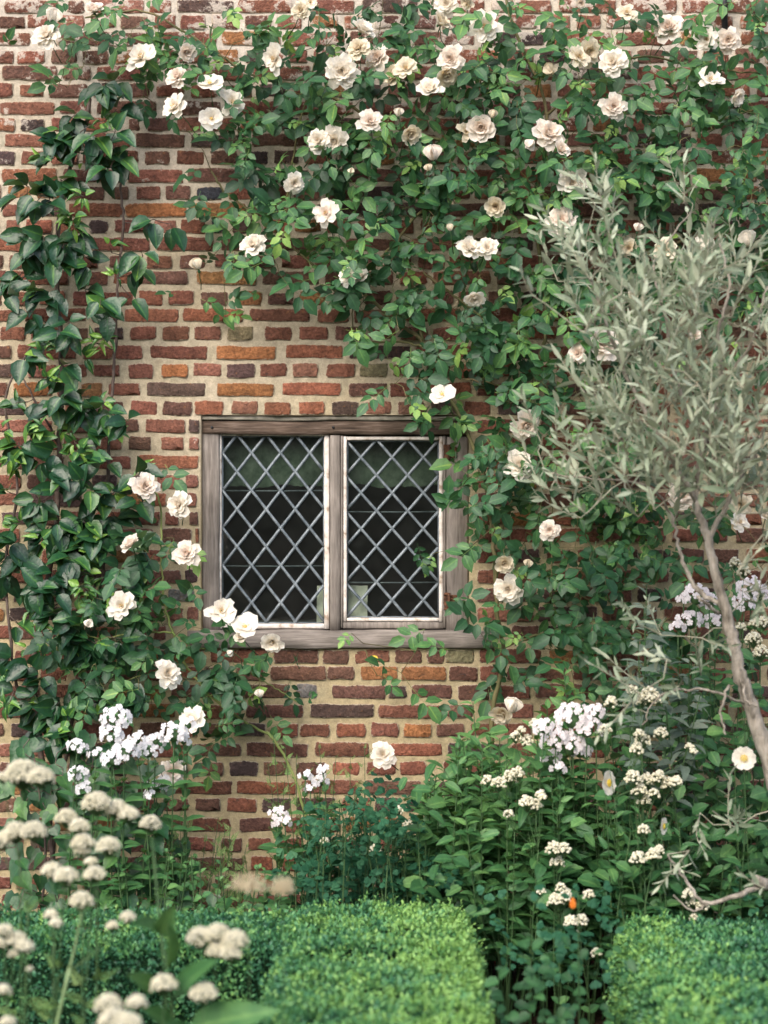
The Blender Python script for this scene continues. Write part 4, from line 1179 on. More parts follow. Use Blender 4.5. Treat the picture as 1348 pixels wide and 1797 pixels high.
for path, r0, r1 in BR: nodes += trunk(path, r0, r1, 'branch', sides=7)
# small upright plane of the cut stub
mb = MB(); pp = pxpath([(1360, 1556, -1.15), (1342, 1552, -1.17), (1326, 1544, -1.19)], 4); tube(mb, pp, .017, .016, 9, knob=.1); mb.build('stub', [M['bark']], silver)
g2 = SILVER.copy(); g2[19:28] *= .55; g2[28:32, 23:27] = [[2, 3, 2, 2], [3, 4, 4, 2], [2, 3, 3, 1], [0, 1, 1, 0]]
SV = []
for s in range(6):
    r_ = random.Random(s + 70)
    SV.append(single(1, r_.uniform(.20, .28), s, prof=((.2, .8), (.5, 1.0), (.8, .6)), fold=.3, droop=r_.uniform(-.35, .5)))
tp = sample(g2, .47, 10)
tips = []; pos = []; dd = []; nr = []; sc = []; ti = []; mbt = MB(); bases = []
for (x, y) in tp:
    Y = SY + rng.uniform(-.32, .30)
    b = P(x, y + 14, Y)
    cx = (x - 1215) / 320
    low = y > 980
    dirv = np.array([cx * .7 + rng.normal(0, .35), rng.normal(-.1, .35), (.75 if not low else .1) + rng.normal(0, .35)])
    dirv /= np.linalg.norm(dirv)
    L = rng.uniform(.09, .19)
    bend = rng.normal(0, .22, 3)
    p0 = b; p1 = b + dirv * L * .5 + bend * L * .15; p2 = b + dirv * L + np.array([0, 0, .15 * L])
    pp = spline([p0, p1, p2], 4); tube(mbt, pp, .0022, .0011, 4, cap=False)
    bases.append(b)
    nl = int(L / .0125)
    tw = rng.uniform(0, 6.28); tt = np.clip(.5 + .35 * mnoise.noise(Vector((x / 70, y / 70, 3))) + rng.normal(0, .1) - (.15 if low else 0), 0, 1)
    A = np.cross(dirv, [0.2, 1, 0.1]); A /= np.linalg.norm(A); B = np.cross(dirv, A)
    for k in range(nl):
        t = (k + .5) / nl
        q = p0 * (1 - t) ** 2 + 2 * p1 * t * (1 - t) + p2 * t * t
        an = tw + k * 2.4
        out = A * math.cos(an) + B * math.sin(an)
        sp = .95 - .55 * t
        dl = dirv * (1 - sp * .45) + out * sp + rng.normal(0, .12, 3)
        pos.append(q); dd.append(dl); nr.append(dirv * 1.0 - out * .3 + rng.normal(0, .3, 3))
        sc.append((.78 if low else 1.0) * (.048 + .032 * rng.random()) * (1.05 - .35 * t)); ti.append(np.clip(tt + rng.normal(0, .13), 0, 1))
pos = np.array(pos)
plant_leaves(silver, M['silver_leaf'], SV, pos, frames(np.array(dd), np.array(nr)), np.array(sc), rng.integers(0, 6, len(pos)), np.array(ti))
mbt.build('twigs', [M['twig']], silver, 'stuff')
mb = MB(); web(mb, nodes, bases, .0018, 4, .5); mb.build('branchlets', [M['twig']], silver, 'stuff')

# ------------------------------------------------------------------ generic leafy herbs in the bed
LANCE = []
for s in range(6):
    r_ = random.Random(s + 170)
    LANCE.append(single(1, r_.uniform(.34, .50), s, prof=((.16, .8), (.45, 1.0), (.75, .65)), fold=.45, droop=r_.uniform(.1, .5)))
OVATE = []
for s in range(5):
    r_ = random.Random(s + 270)
    OVATE.append(single(1, r_.uniform(.62, .85), s, prof=((.12, .7), (.4, 1.0), (.75, .75)), fold=.3, droop=r_.uniform(.1, .4), wav=.02))
def heart(seed):
    r_ = random.Random(seed)
    V = [(0, 0, 0), (-.12, .26, .03), (.08, .46, .06), (.42, .40, .05), (.72, .17, -.02), (1, 0, -.15), (.72, -.17, -.02), (.42, -.40, .05), (.08, -.46, .06), (-.12, -.26, .03), (.4, 0, -.03)]
    V = [(x, y * r_.uniform(.85, 1.1), z + r_.uniform(-.03, .03)) for x, y, z in V]
    T = [(10, i + 1 if i < 9 else 0, i) for i in range(10)]
    T = [(10, (i + 1) % 10, i) for i in range(10)]
    E = [0, 1, 1, 1, 1, .3, 1, 1, 1, 1, 0]
    return np.array(V, float), np.array(T), np.zeros(11), np.array(E, float)
IVYV = [heart(s) for s in range(5)]
def lobed(seed):
    """columbine-like leaf: three fans of three round lobes"""
    r_ = random.Random(seed); mb = MB()
    for a in (-1.1, 0, 1.1):
        for b in (-.5, 0, .5):
            v, t, e = leaf_arr(1, .62, ((.35, .6), (.75, 1.1)), .1, r_.uniform(0, .3), tip=.98)
            base = np.array([math.cos(a) * .35, math.sin(a) * .35, 0])
            mb.add(xf(v, rz=a + b, ry=r_.uniform(-.2, .2), s=.42, t=base), t, 0, r_.uniform(-.08, .08), e)
        mb.add(np.array([(0, .012, 0), (0, -.012, 0), (math.cos(a) * .4, math.sin(a) * .4, 0)]), [(0, 1, 2)], 0, .2, 0)
    V, T, mi, ti, ed = mb.arrays(); return V, T, ti, ed
LOBED = [lobed(s) for s in range(5)]
def ferny(seed):
    r_ = random.Random(seed); mb = MB()
    for k in range(9):
        x = .15 + k * .09
        for sg in (1, -1):
            v, t, e = leaf_arr(1, .35, ((.5, 1.0),), .2, .2)
            mb.add(xf(v, rz=sg * (1.0 - .03 * k), ry=r_.uniform(-.3, .3), s=.30 * (1.05 - k * .085), t=(x, 0, -.15 * x * x)), t, 0, r_.uniform(-.1, .1), e)
    mb.add(np.array([(0, .01, 0), (0, -.01, 0), (.98, 0, -.15)]), [(0, 1, 2)], 0, .2, 0)
    V, T, mi, ti, ed = mb.arrays(); return V, T, ti, ed
FERNV = [ferny(s) for s in range(4)]

def stem_clump(name, label, cat, stems, Yr, mat, variants, L, gap, mode='pairs', lo=0.0, stemr=.0028, tint0=.45, group=None, spread=.5, stem_mat='stem', nmax=300, fall=.2, updir=.45):
    """stems: list of (x, y of the tip in the photograph); leaves set along each stem"""
    xs_ = [s[0] for s in stems]
    Ym = sum(Yr) / 2
    c = P(sum(xs_) / len(xs_), 1400, Ym); c[2] = 0
    root = thing(name, label, cat, tuple(c), group)
    pos = []; dd = []; nr = []; sc = []; ti = []; mb = MB()
    for st in stems:
        x, y = st[0], st[1]
        Y = rng.uniform(*Yr)
        tip = P(x, y, Y)
        base = np.array([tip[0] * (1 - fall) + c[0] * fall + rng.normal(0, .02), Y + rng.uniform(-.02, .05), 0])
        mid = (tip + base) / 2 + np.array([rng.normal(0, .03), rng.normal(-.01, .02), 0])
        pp = spline([base, mid, tip], 6); tube(mb, pp, stemr * 1.3, stemr * .6, 5, cap=False)
        H = tip[2]; n = max(2, int((H * (1 - lo)) / gap))
        tw = rng.uniform(0, 3.1)
        for k in range(n):
            t = lo + (1 - lo) * (k + .7) / n
            i = t * (len(pp) - 1); j = min(int(i), len(pp) - 2); q = pp[j] + (pp[j + 1] - pp[j]) * (i - j)
            rel = (k + 1) / n
            for side in ((0, 1) if mode == 'pairs' else (0,)):
                an = tw + (k % 2) * 1.57 + side * math.pi + rng.normal(0, .3) if mode == 'pairs' else tw + k * 2.4 + rng.normal(0, .3)
                out = np.array([math.cos(an), math.sin(an) * .8 - .25, 0])
                dr = out + np.array([0, 0, updir + .8 * max(0, rel - .7) * 2 + rng.normal(0, .15)])
                pos.append(q + out * .003); dd.append(dr); nr.append(np.array([0, -.35, 1.0]) + rng.normal(0, .3, 3))
                sc.append(L * rng.uniform(.75, 1.15) * (1 - .45 * max(0, rel - .75) / .25)); ti.append(np.clip(tint0 + .25 * (rel - .6) + rng.normal(0, .13), 0, 1))
    mb.build('stems', [M[stem_mat]], root, 'stuff')
    pos = np.array(pos)
    plant_leaves(root, M[mat], variants, pos, frames(np.array(dd), np.array(nr)), np.array(sc), rng.integers(0, len(variants), len(pos)), np.array(ti), nmax=nmax)
    return root

def outline_stems(n, xs_, ys_, drop=90):
    out = []
    for _ in range(n):
        x = rng.uniform(xs_[0], xs_[-1]); y = np.interp(x, xs_, ys_) + abs(rng.normal(0, drop)) + 5
        out.append((x, y))
    return out
herb = 'leafy perennials in the bed below the window'
stem_clump('phlox', 'leafy green clump rising in front of the wall below the window centre', 'plant', outline_stems(26, [690, 740, 790, 830], [1420, 1370, 1330, 1300], 60), (-.62, -.22), 'herb_leaf', LANCE, .064, .030, lo=.25, group=herb)
stem_clump('phlox', 'dense green clump below the window right corner with opposite lance leaves', 'plant', outline_stems(40, [800, 850, 900, 960], [1290, 1270, 1300, 1330], 75), (-.78, -.25), 'herb_leaf', LANCE, .064, .030, lo=.25, tint0=.52, group=herb)
stem_clump('phlox', 'green clump beneath the pale pink flower cluster', 'plant', outline_stems(34, [920, 980, 1040, 1080], [1340, 1330, 1350, 1390], 70), (-.85, -.3), 'herb_leaf', LANCE, .060, .030, lo=.2, tint0=.36, group=herb)
stem_clump('phlox', 'single upright leafy shoot with bright green tip right of the bare brown cane', 'plant', [(990, 1180), (1000, 1230), (960, 1240), (940, 1262), (830, 1232)], (-.55, -.45), 'herb_leaf', LANCE, .080, .028, lo=.45, tint0=.62, group=herb)
stem_clump('leafy_bush', 'broad leaved green bush under the silver tree', 'plant', outline_stems(42, [1060, 1120, 1200, 1290, 1400], [1260, 1240, 1290, 1250, 1230], 110), (-.75, -.15), 'rose_leaf', OVATE, .062, .034, mode='spiral', lo=.1, tint0=.42)
stem_clump('leafy_bush', 'grey green lance leaved shoots between the rose and the silver trunk', 'plant', [(1135, 1025), (1130, 1060), (1150, 1090), (1120, 1120), (1175, 1140), (1140, 1175), (1210, 1160), (1215, 1190), (1110, 1180), (1230, 1215)], (-.8, -.55), 'grey_leaf', LANCE, .070, .022, mode='spiral', lo=.62, tint0=.45, updir=.1)
stem_clump('leafy_bush', 'low mid green plants right of centre behind the right box hedge', 'plant', outline_stems(60, [1040, 1120, 1240, 1400], [1420, 1400, 1440, 1420], 70), (-.95, -.4), 'herb_leaf', LANCE, .066, .030, mode='spiral', lo=.05, tint0=.30)
stem_clump('columbine', 'blue green columbine foliage beside the bare brick left of the leafy clump', 'plant', outline_stems(85, [515, 570, 640, 720, 790], [1440, 1390, 1375, 1420, 1480], 70), (-.75, -.2), 'blue_leaf', LOBED, .068, .060, mode='spiral', lo=.35, tint0=.42, spread=.9)
def mound(name, label, cells, k, Yr, mat, variants, L, tint0, cat='plant', nmax=300):
    """leaves on short stalks rising from one crown"""
    g = dmap(cells); pts = sample(g, k, 9); n = len(pts)
    cx = pts[:, 0].mean(); Ym = sum(Yr) / 2; c = P(cx, 1797, Ym); c[2] = 0
    root = thing(name, label, cat, tuple(c))
    h = np.array([mnoise.noise(Vector((x / 60, y / 50, 77.0 + cx))) for x, y in pts])
    Y = Yr[0] + (Yr[1] - Yr[0]) * np.clip(.5 - .6 * h + rng.normal(0, .2, n), 0, 1)
    pos = np.array([P(x, y, q) for (x, y), q in zip(pts, Y)])
    pos = pos[pos[:, 2] > .01]; n = len(pos)
    an = rng.uniform(0, 6.28, n)
    d = np.stack([np.cos(an), -rng.uniform(.0, .8, n), rng.normal(.0, .3, n)], 1)
    nr = np.stack([rng.normal(0, .35, n), -rng.uniform(.3, .9, n), rng.uniform(.5, 1.2, n)], 1)
    tn = pnoise(pos, 7, 3.3)
    plant_leaves(root, M[mat], variants, pos, frames(d, nr), L * rng.uniform(.7, 1.25, n), rng.integers(0, len(variants), n), np.clip(tint0 + .25 * tn + rng.normal(0, .12, n), 0, 1), nmax=nmax)
    mb = MB()
    for p in pos[::5]:
        q = np.array([p[0] * .7 + c[0] * .3, max(p[1] + .04, Ym), max(0, p[2] - .18)]); tube(mb, [q, (p + q) / 2 + [0, .01, .02], p], .0013, .001, 3, cap=False)
    mb.build('stems', [M['stem']], root, 'stuff')
    return root
mound('columbine', 'full mound of blue green columbine leaves against the wall left of the leafy clump', {27: [(550, '232')], 28: [(500, '35665')], 29: [(500, '57677')], 30: [(500, '678877')], 31: [(500, '777777')]}, .75, (-.75, -.25), 'blue_leaf', LOBED, .066, .42)
mound('leafy_bush', 'broad fresh green leafy mass below the right corner of the window', {25: [(850, '2')], 26: [(800, '4664')], 27: [(700, '3567776')], 28: [(700, '56777777')], 29: [(700, '67777777')], 30: [(750, '7777777')]}, .80, (-.85, -.35), 'herb_leaf', LANCE + OVATE, .066, .55)
mound('leafy_bush', 'dense undergrowth of small oval leaves below the silver tree at the right edge', {23: [(1150, '2333')], 24: [(1100, '34444')], 25: [(1050, '455555')], 26: [(1050, '466666')], 27: [(1050, '566666')], 28: [(1050, '666666')], 29: [(1050, '777777')], 30: [(1050, '777777')], 31: [(1050, '777777')]}, .62, (-.80, -.30), 'herb_leaf', OVATE, .050, .46)
mound('columbine', 'dark blue green lobed foliage filling the gap between the two box hedges', {31: [(850, '3444')], 32: [(800, '.56766')], 33: [(850, '4554')], 34: [(850, '2542')], 35: [(850, '353')]}, .42, (-1.6, -1.0), 'blue_leaf', LOBED, .062, .40)
mound('leafy_weed', 'small round leaved weeds spilling from the shade low in the gap', {33: [(900, '2232')], 34: [(850, '5543')], 35: [(850, '77543')]}, 1.5, (-1.9, -1.5), 'herb_leaf', OVATE, .034, .20)
mound('leafy_bush', 'mixed leafy undergrowth beneath the green clumps behind the gap', {29: [(750, '3456777777777')], 30: [(700, '45677777777777')], 31: [(700, '45677777777777')]}, .8, (-.95, -.6), 'herb_leaf', LANCE + OVATE, .052, .42)
stem_clump('ferny_weed', 'light green ferny weed growing against the bare brick at lower left', 'plant', outline_stems(30, [280, 340, 400, 450], [1440, 1400, 1430, 1500], 40), (-.5, -.12), 'fern_leaf', FERNV, .055, .034, mode='spiral', lo=.35, tint0=.45, stemr=.0016, updir=.8)
stem_clump('ferny_weed', 'pale feathery shoots in front of the brick below the window', 'plant', [(480, 1290), (500, 1310), (520, 1330), (560, 1310), (590, 1325), (540, 1350), (470, 1340), (615, 1330), (500, 1370), (640, 1310)], (-.4, -.15), 'fern_leaf', FERNV, .050, .030, mode='spiral', lo=.55, tint0=.5, stemr=.0016, updir=.8)
stem_clump('ferny_weed', 'small bright leaved weeds above the left end of the hedge', 'plant', outline_stems(34, [200, 280, 360, 500], [1500, 1480, 1500, 1520], 25), (-.75, -.4), 'herb_leaf', OVATE, .032, .024, mode='spiral', lo=.3, tint0=.5)

ivy = thing('ivy', 'dark heart leaved climber at the foot of the wall in the lower left', 'plant', tuple(P(90, 1690, -.35)))
IV = dmap({26: [(0, '32332')], 27: [(0, '555532')], 28: [(0, '777764')], 29: [(0, '7777642')], 30: [(0, '7777654')], 31: [(0, '77776554')]})
ip = sample(IV, 1.0, 10); n = len(ip)
pos = np.array([P(x, y, -rng.uniform(.15, .62)) for x, y in ip])
an = rng.uniform(0, 6.28, n)
R = frames(np.stack([np.cos(an) * .6, -rng.uniform(.2, .6, n), -rng.uniform(.2, 1.0, n)], 1), np.stack([rng.normal(0, .35, n), -rng.uniform(.6, 1, n), rng.uniform(.2, 1, n)], 1))
plant_leaves(ivy, M['ivy_leaf'], IVYV, pos, R, rng.uniform(.045, .075, n), rng.integers(0, 5, n), np.clip(rng.normal(.42, .2, n), 0, 1))
mb = MB(); nodes = []
for path in ([(60, 1700, -.3), (80, 1500, -.3), (60, 1330, -.25)], [(150, 1700, -.3), (160, 1500, -.35), (190, 1350, -.3)]):
    pp = pxpath(path, 8); tube(mb, pp, .005, .003, 6); nodes += list(pp)
web(mb, nodes, list(pos), .0015, 3, .4); mb.build('stems', [M['pearbark']], ivy, 'stuff')

# ------------------------------------------------------------------ box hedges
BL = []
for s in range(3):
    r_ = random.Random(s + 400)
    v, t, e = leaf_arr(1, .58, ((.5, 1.0),), .5, r_.uniform(0, .3)); BL.append((v, t, np.zeros(len(v)), e))
def hedge(label, boxes, n_per_m2, tfun, loc):
    root = thing('box_hedge', label, 'hedge', loc)
    P_, N_, S_ = [], [], []
    core = MB()
    for bi, (x0, x1, y0, y1, z1) in enumerate(boxes):
        faces = [((x0, x1), (y0, y1), 'top'), ((x0, x1), (0, z1), 'front'), ((x0, x1), (0, z1), 'back'), ((y0, y1), (0, z1), 'left'), ((y0, y1), (0, z1), 'right')]
        for (a, b, f) in faces:
            area = (a[1] - a[0]) * (b[1] - b[0]); n = int(area * n_per_m2 * (1 if f == 'top' else .75))
            u = rng.uniform(a[0], a[1], n); v = rng.uniform(b[0], b[1], n)
            if f == 'top': p = np.stack([u, v, np.full(n, z1)], 1); nn = np.tile([0, 0, 1.], (n, 1))
            if f == 'front': p = np.stack([u, np.full(n, y0), v], 1); nn = np.tile([0, -1., 0], (n, 1))
            if f == 'back': p = np.stack([u, np.full(n, y1), v], 1); nn = np.tile([0, 1., 0], (n, 1))
            if f == 'left': p = np.stack([np.full(n, x0), u, v], 1); nn = np.tile([-1., 0, 0], (n, 1))
            if f == 'right': p = np.stack([np.full(n, x1), u, v], 1); nn = np.tile([1., 0, 0], (n, 1))
            # round the shoulders
            cx = np.clip(p[:, 0], x0 + .10, x1 - .10); cy = np.clip(p[:, 1], y0 + .10, y1 - .10); cz = np.minimum(p[:, 2], z1 - .10)
            c = np.stack([cx, cy, cz], 1); dv = p - c; ln = np.linalg.norm(dv, axis=1)[:, None] + 1e-6
            p = c + dv / ln * .10; nn = dv / ln
            keep = np.ones(n, bool)
            for bj, (q0, q1, r0, r1, w1) in enumerate(boxes):
                if bj != bi: keep &= ~((p[:, 0] > q0 + .03) & (p[:, 0] < q1 - .03) & (p[:, 1] > r0 + .03) & (p[:, 1] < r1 - .03) & (p[:, 2] < w1 - .035))
            P_.append(p[keep]); N_.append(nn[keep])
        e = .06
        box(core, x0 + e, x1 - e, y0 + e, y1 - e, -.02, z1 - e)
    p = np.concatenate(P_); nn = np.concatenate(N_); n = len(p)
    lump = pnoise(p, 7, 3.) * .022 + pnoise(p, 26, 8.) * .014
    inner = rng.exponential(.010, n)
    fly = rng.random(n) < .03
    inner[fly] = -rng.uniform(0, .022, fly.sum())
    p = p + nn * (lump - inner)[:, None]
    d = nn * .8 + rng.normal(0, .62, (n, 3)) + np.array([0, 0, .3]); nr = nn * .6 + rng.normal(0, .55, (n, 3)) + np.array([0, 0, .4])
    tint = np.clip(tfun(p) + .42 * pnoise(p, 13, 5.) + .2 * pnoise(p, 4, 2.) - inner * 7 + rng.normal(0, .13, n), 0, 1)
    sc = rng.uniform(.0105, .0185, n)
    ns = n // 160; pick = rng.choice(n, ns, replace=False); sp, sd, sn, ss, stt = [], [], [], [], []
    for i in pick:
        ax_ = nn[i] * .7 + np.array([0, 0, .7]) + rng.normal(0, .3, 3); ax_ /= np.linalg.norm(ax_); Ls = rng.uniform(.015, .05)
        for k in range(8):
            o_ = rng.normal(0, 1, 3); o_ -= o_.dot(ax_) * ax_
            sp.append(p[i] + ax_ * Ls * k / 8); sd.append(ax_ * .8 + o_ * .6); sn.append(ax_ * .5 + rng.normal(0, .5, 3)); ss.append(rng.uniform(.010, .016)); stt.append(min(1, tint[i] + .28))
    p = np.vstack([p, sp]); d = np.vstack([d, sd]); nr = np.vstack([nr, sn]); sc = np.concatenate([sc, ss]); tint = np.concatenate([tint, stt]); n = len(p)
    var = rng.integers(0, 3, n)
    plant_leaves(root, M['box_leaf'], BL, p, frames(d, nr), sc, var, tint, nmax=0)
    core.build('dark_core', [M['box_core']], root, 'stuff')  # dark solid block filling the hedge behind its leaves
    return root
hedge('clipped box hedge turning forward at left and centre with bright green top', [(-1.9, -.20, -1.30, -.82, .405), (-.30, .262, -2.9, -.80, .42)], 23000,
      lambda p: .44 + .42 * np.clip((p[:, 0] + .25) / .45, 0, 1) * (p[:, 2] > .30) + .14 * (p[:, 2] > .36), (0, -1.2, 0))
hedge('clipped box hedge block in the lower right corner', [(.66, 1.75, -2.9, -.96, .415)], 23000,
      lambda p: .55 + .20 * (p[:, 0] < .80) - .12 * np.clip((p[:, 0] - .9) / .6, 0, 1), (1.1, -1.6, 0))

# ------------------------------------------------------------------ phlox flower heads
def floret(mat, seed, n=5, cen=True):
    r_ = random.Random(seed); mb = MB()
    for k in range(n):
        v, t, e = leaf_arr(1, .85, ((.35, .6), (.75, 1.0)), .15, r_.uniform(-.1, .3), tip=.98)
        mb.add(xf(v, rz=k * 2 * math.pi / n + r_.uniform(-.1, .1), ry=r_.uniform(-.35, .05), s=r_.uniform(.9, 1.1)), t, 0, .1 + r_.uniform(0, .25) , 1.0)
    V, T = ball(.12, 5, 3); mb.add(V * [1, 1, .5], T, 0, 1.0, 1.0)
    return mb
FLO = {m_: [floret(m_, s).mesh('floret', [M[m_]]) for s in range(4)] for m_ in ('phlox', 'phlox_p')}
def phlox_heads(label, heads, Y, mat, group='phlox plants in flower'):
    cx = sum(h[0] for h in heads) / len(heads); c = P(cx, 1400, Y); c[2] = 0
    root = thing('flowering_phlox', label, 'flower', tuple(c), group)
    mb = MB(); lp, ld, ln_, ls, lt = [], [], [], [], []
    for (x, y, s) in heads:
        p = P(x, y, Y + random.uniform(-.06, .06)); rad = s / 2 * (Y + CAM_D) / F
        base = np.array([p[0] + random.gauss(0, .03), p[1] + .03, 0])
        pp = spline([base, (p + base) / 2 + [random.gauss(0, .02), 0, 0], p - [0, 0, rad * .5]], 6); tube(mb, pp, .0032, .002, 5)
        for k in range(5, len(pp) - 1):
            for sd in (0, 1):
                an = k * 1.57 + sd * math.pi; o_ = np.array([math.cos(an), math.sin(an) * .8, .35])
                lp.append(pp[k]); ld.append(o_); ln_.append([0, -.4, 1]); ls.append(random.uniform(.05, .075)); lt.append(random.uniform(.3, .6))
        hm = MB(); V, T = ball(rad * .45, 8, 5); hm.add(V + p - [0, 0, rad * .1], T, 0, .5, 1.0)
        head = hm.build('flower_head', [M['stem']], root)
        nf = max(5, int((s / 2) ** 2 / 24))
        for k in range(nf):
            u = 1 - (k + .5) / nf * 1.35; ph = k * 2.4 + random.uniform(-.3, .3); rr = math.sqrt(max(0, 1 - u * u))
            v = np.array([rr * math.cos(ph), rr * math.sin(ph), u])
            ax = np.array([v[0], v[1] * .6 - .8, v[2] * .7 + .1])
            q = p + np.array([v[0], v[1] * .8, v[2] * .85]) * rad * random.uniform(.8, 1.12)
            if v[1] > .55: continue
            place('floret', FLO[mat][random.randrange(4)], head, q, ax / np.linalg.norm(ax), random.uniform(.0105, .0135))
            tube(hm, [p, q], .0008, sides=3)
    mb.build('stems', [M['stem']], root, 'stuff')
    plant_leaves(root, M['herb_leaf'], LANCE, np.array(lp), frames(np.array(ld), np.array(ln_, float)), np.array(ls), rng.integers(0, 6, len(lp)), np.array(lt))
    return root
phlox_heads('white phlox with dense snowy heads in front of the glossy leaves at lower left', [(203, 1264, 52), (196, 1292, 44), (218, 1322, 50), (198, 1334, 36), (240, 1298, 30), (260, 1318, 44), (272, 1300, 30), (135, 1312, 34), (168, 1325, 26), (137, 1362, 38), (147, 1385, 28)], -.60, 'phlox')
phlox_heads('white phlox with pairs of heads beside the bare brick at lower left', [(305, 1290, 46), (330, 1272, 28), (322, 1300, 24), (275, 1382, 32), (288, 1372, 24), (262, 1398, 22)], -.56, 'phlox')
phlox_heads('pale pink phlox with one large loose flower cluster right of centre', [(1005, 1262, 62), (1030, 1280, 52), (975, 1300, 50), (955, 1278, 36), (1000, 1312, 52), (1045, 1252, 34), (968, 1332, 34), (1018, 1320, 38), (980, 1350, 26)], -.72, 'phlox_p')
phlox_heads('pale pink phlox showing behind the silver trunk at the right', [(1222, 1048, 50), (1245, 1058, 40), (1200, 1052, 26), (1212, 1092, 46), (1190, 1100, 24), (1256, 1092, 36), (1318, 1036, 50), (1306, 1062, 40), (1335, 1045, 34)], -.45, 'phlox_p')
phlox_heads('small phlox head going green beside the feathery shoots below the window', [(536, 1362, 26), (562, 1372, 30), (568, 1352, 20), (545, 1384, 20)], -.30, 'phlox')
phlox_heads('small white phlox head against the lowest bare bricks', [(488, 1430, 30), (500, 1444, 24), (486, 1446, 18)], -.35, 'phlox_p')

# ------------------------------------------------------------------ cream umbels: yarrow in front, small clusters in the bed
def dome(mb, p, w, h, n, r, mi=0, seed=0, stalk=True):
    rr_ = random.Random(seed); V0, T0 = ball(r, 5, 3)
    root_ = p - np.array([0, 0, h * .9 + w * .25])
    for k in range(n):
        q = math.sqrt((k + .5) / n); a = k * 2.4 + rr_.uniform(-.3, .3)
        c = p + np.array([q * math.cos(a) * w / 2, q * math.sin(a) * w / 2, h * (1 - q ** 2.4) - h * .5 + rr_.uniform(-.28, .22) * h + .12 * h * math.sin(3.1 * a) * q])
        s = rr_.uniform(.75, 1.3)
        mb.add(V0 * [s, s, s * .8] + c, T0, mi, rr_.uniform(0, .45) + .25 * q, 1.0)
        if stalk and k % 3 == 0: tube(mb, [root_, c - [0, 0, r]], r * .25, sides=3, mi=1, cap=False)
def umbel_plant(name, label, cat, heads, Y, base_px=None, r=.0042, stemr=.0030, group=None, leaves=0, flat=.42, mat_s='palestem', leaf_mat_='fern_leaf', lv=None, lsize=.06):
    cx = sum(h[0] for h in heads) / len(heads) if base_px is None else base_px
    c = P(cx, 1797, Y); c[2] = 0
    root = thing(name, label, cat, tuple(c), group)
    mbs = MB(); top = min(heads, key=lambda h: h[1])
    tp_ = P(top[0], top[1], Y) - [0, 0, .02]
    fork = c + (tp_ - c) * .80
    main = spline([c, c + (fork - c) * .5 + [random.gauss(0, .012), 0, 0], fork], 6)
    tube(mbs, main, stemr * 1.3, stemr, 6)
    for i, (x, y, s) in enumerate(heads):
        Yh = Y + random.uniform(-.035, .035); p = P(x, y, Yh); w = s * 1.1 * (Yh + CAM_D) / F
        mb = MB(); dome(mb, p, w, w * flat, max(7, int(w * w / (r * r) * .62)), r, 0, i + int(x), True)
        mb.build('flower_head', [M['cream'], M[mat_s]], root)
        q = p - np.array([0, 0, w * flat * .9 + w * .25])
        tube(mbs, spline([fork if p[2] > fork[2] + .03 else main[8], (fork + q) / 2 + [0, 0, -.01], q], 4), stemr * .8, stemr * .55, 5)
    mbs.build('stem', [M[mat_s]], root)
    if leaves:
        pos, dd, nr, sc, ti = [], [], [], [], []
        for k in range(leaves):
            t = random.uniform(.1, .92); i = t * (len(main) - 1); q = main[int(i)]
            a = k * 2.4
            pos.append(q); dd.append([math.cos(a), math.sin(a) * .7, random.uniform(.3, 1.1)]); nr.append([0, -.5, 1]); sc.append(lsize * random.uniform(.7, 1.2)); ti.append(random.uniform(.2, .7))
        plant_leaves(root, M[leaf_mat_], lv or FERNV, np.array(pos), frames(np.array(dd, float), np.array(nr, float)), np.array(sc), rng.integers(0, len(lv or FERNV), len(pos)), np.array(ti))
    return root
YG = 'cream yarrow in front of the hedge'
YA = [
 ('widest cream yarrow head, at the far left edge above the others', [(40, 1350, 62), (72, 1358, 44), (6, 1362, 24)], -1.9),
 ('two cream yarrow heads side by side at the left edge below the widest head', [(28, 1455, 44), (60, 1453, 42), (4, 1470, 36)], -2.0),
 ('cream yarrow with two rounded heads touching, just under the white phlox', [(170, 1403, 48), (205, 1415, 40), (226, 1425, 34)], -1.9),
 ('cream yarrow with two small heads stepping down to the right', [(117, 1430, 38), (140, 1446, 34)], -1.95),
 ('cream yarrow with two yellowish heads stacked beside a rounder one', [(146, 1474, 40), (146, 1490, 28), (190, 1480, 40)], -2.0),
 ('cream yarrow with drooping paired heads above the hedge top at left', [(92, 1523, 36), (117, 1533, 40)], -2.05),
 ('cream yarrow with a bright flecked head over the hedge at left', [(160, 1510, 22), (166, 1530, 36)], -2.05),
 ('cream yarrow head alone on a thick pale stem leaning right over the left hedge', [(143, 1576, 40)], -2.1),
 ('cream yarrow with three tiny half open heads low over the hedge', [(90, 1603, 24), (98, 1617, 22), (197, 1622, 20), (224, 1606, 26)], -2.1),
 ('small rounded cream head on a tall straight leafy stem left of the bare brick', [(264, 1441, 36)], -1.7),
 ('large double tiered cream yarrow in front of the centre left hedge', [(352, 1640, 46), (382, 1632, 40), (412, 1645, 46), (380, 1664, 34), (405, 1668, 36)], -2.3),
 ('small cream yarrow head low beside the long pointed leaf', [(288, 1722, 44)], -2.4),
 ('rounder cream yarrow head right of the long pointed leaf', [(357, 1737, 46)], -2.4),
 ('large blurred cream yarrow cluster at the bottom left', [(190, 1757, 44), (240, 1755, 34), (200, 1785, 50), (225, 1790, 46)], -2.6),
 ('cream yarrow with sloping heads at the left edge beside the hedge', [(8, 1630, 30), (28, 1645, 36), (44, 1658, 30), (6, 1652, 26), (24, 1672, 18)], -2.3),
 ('small cream yarrow heads at the very bottom left corner', [(6, 1735, 26), (14, 1790, 26), (52, 1700, 10)], -2.5)]
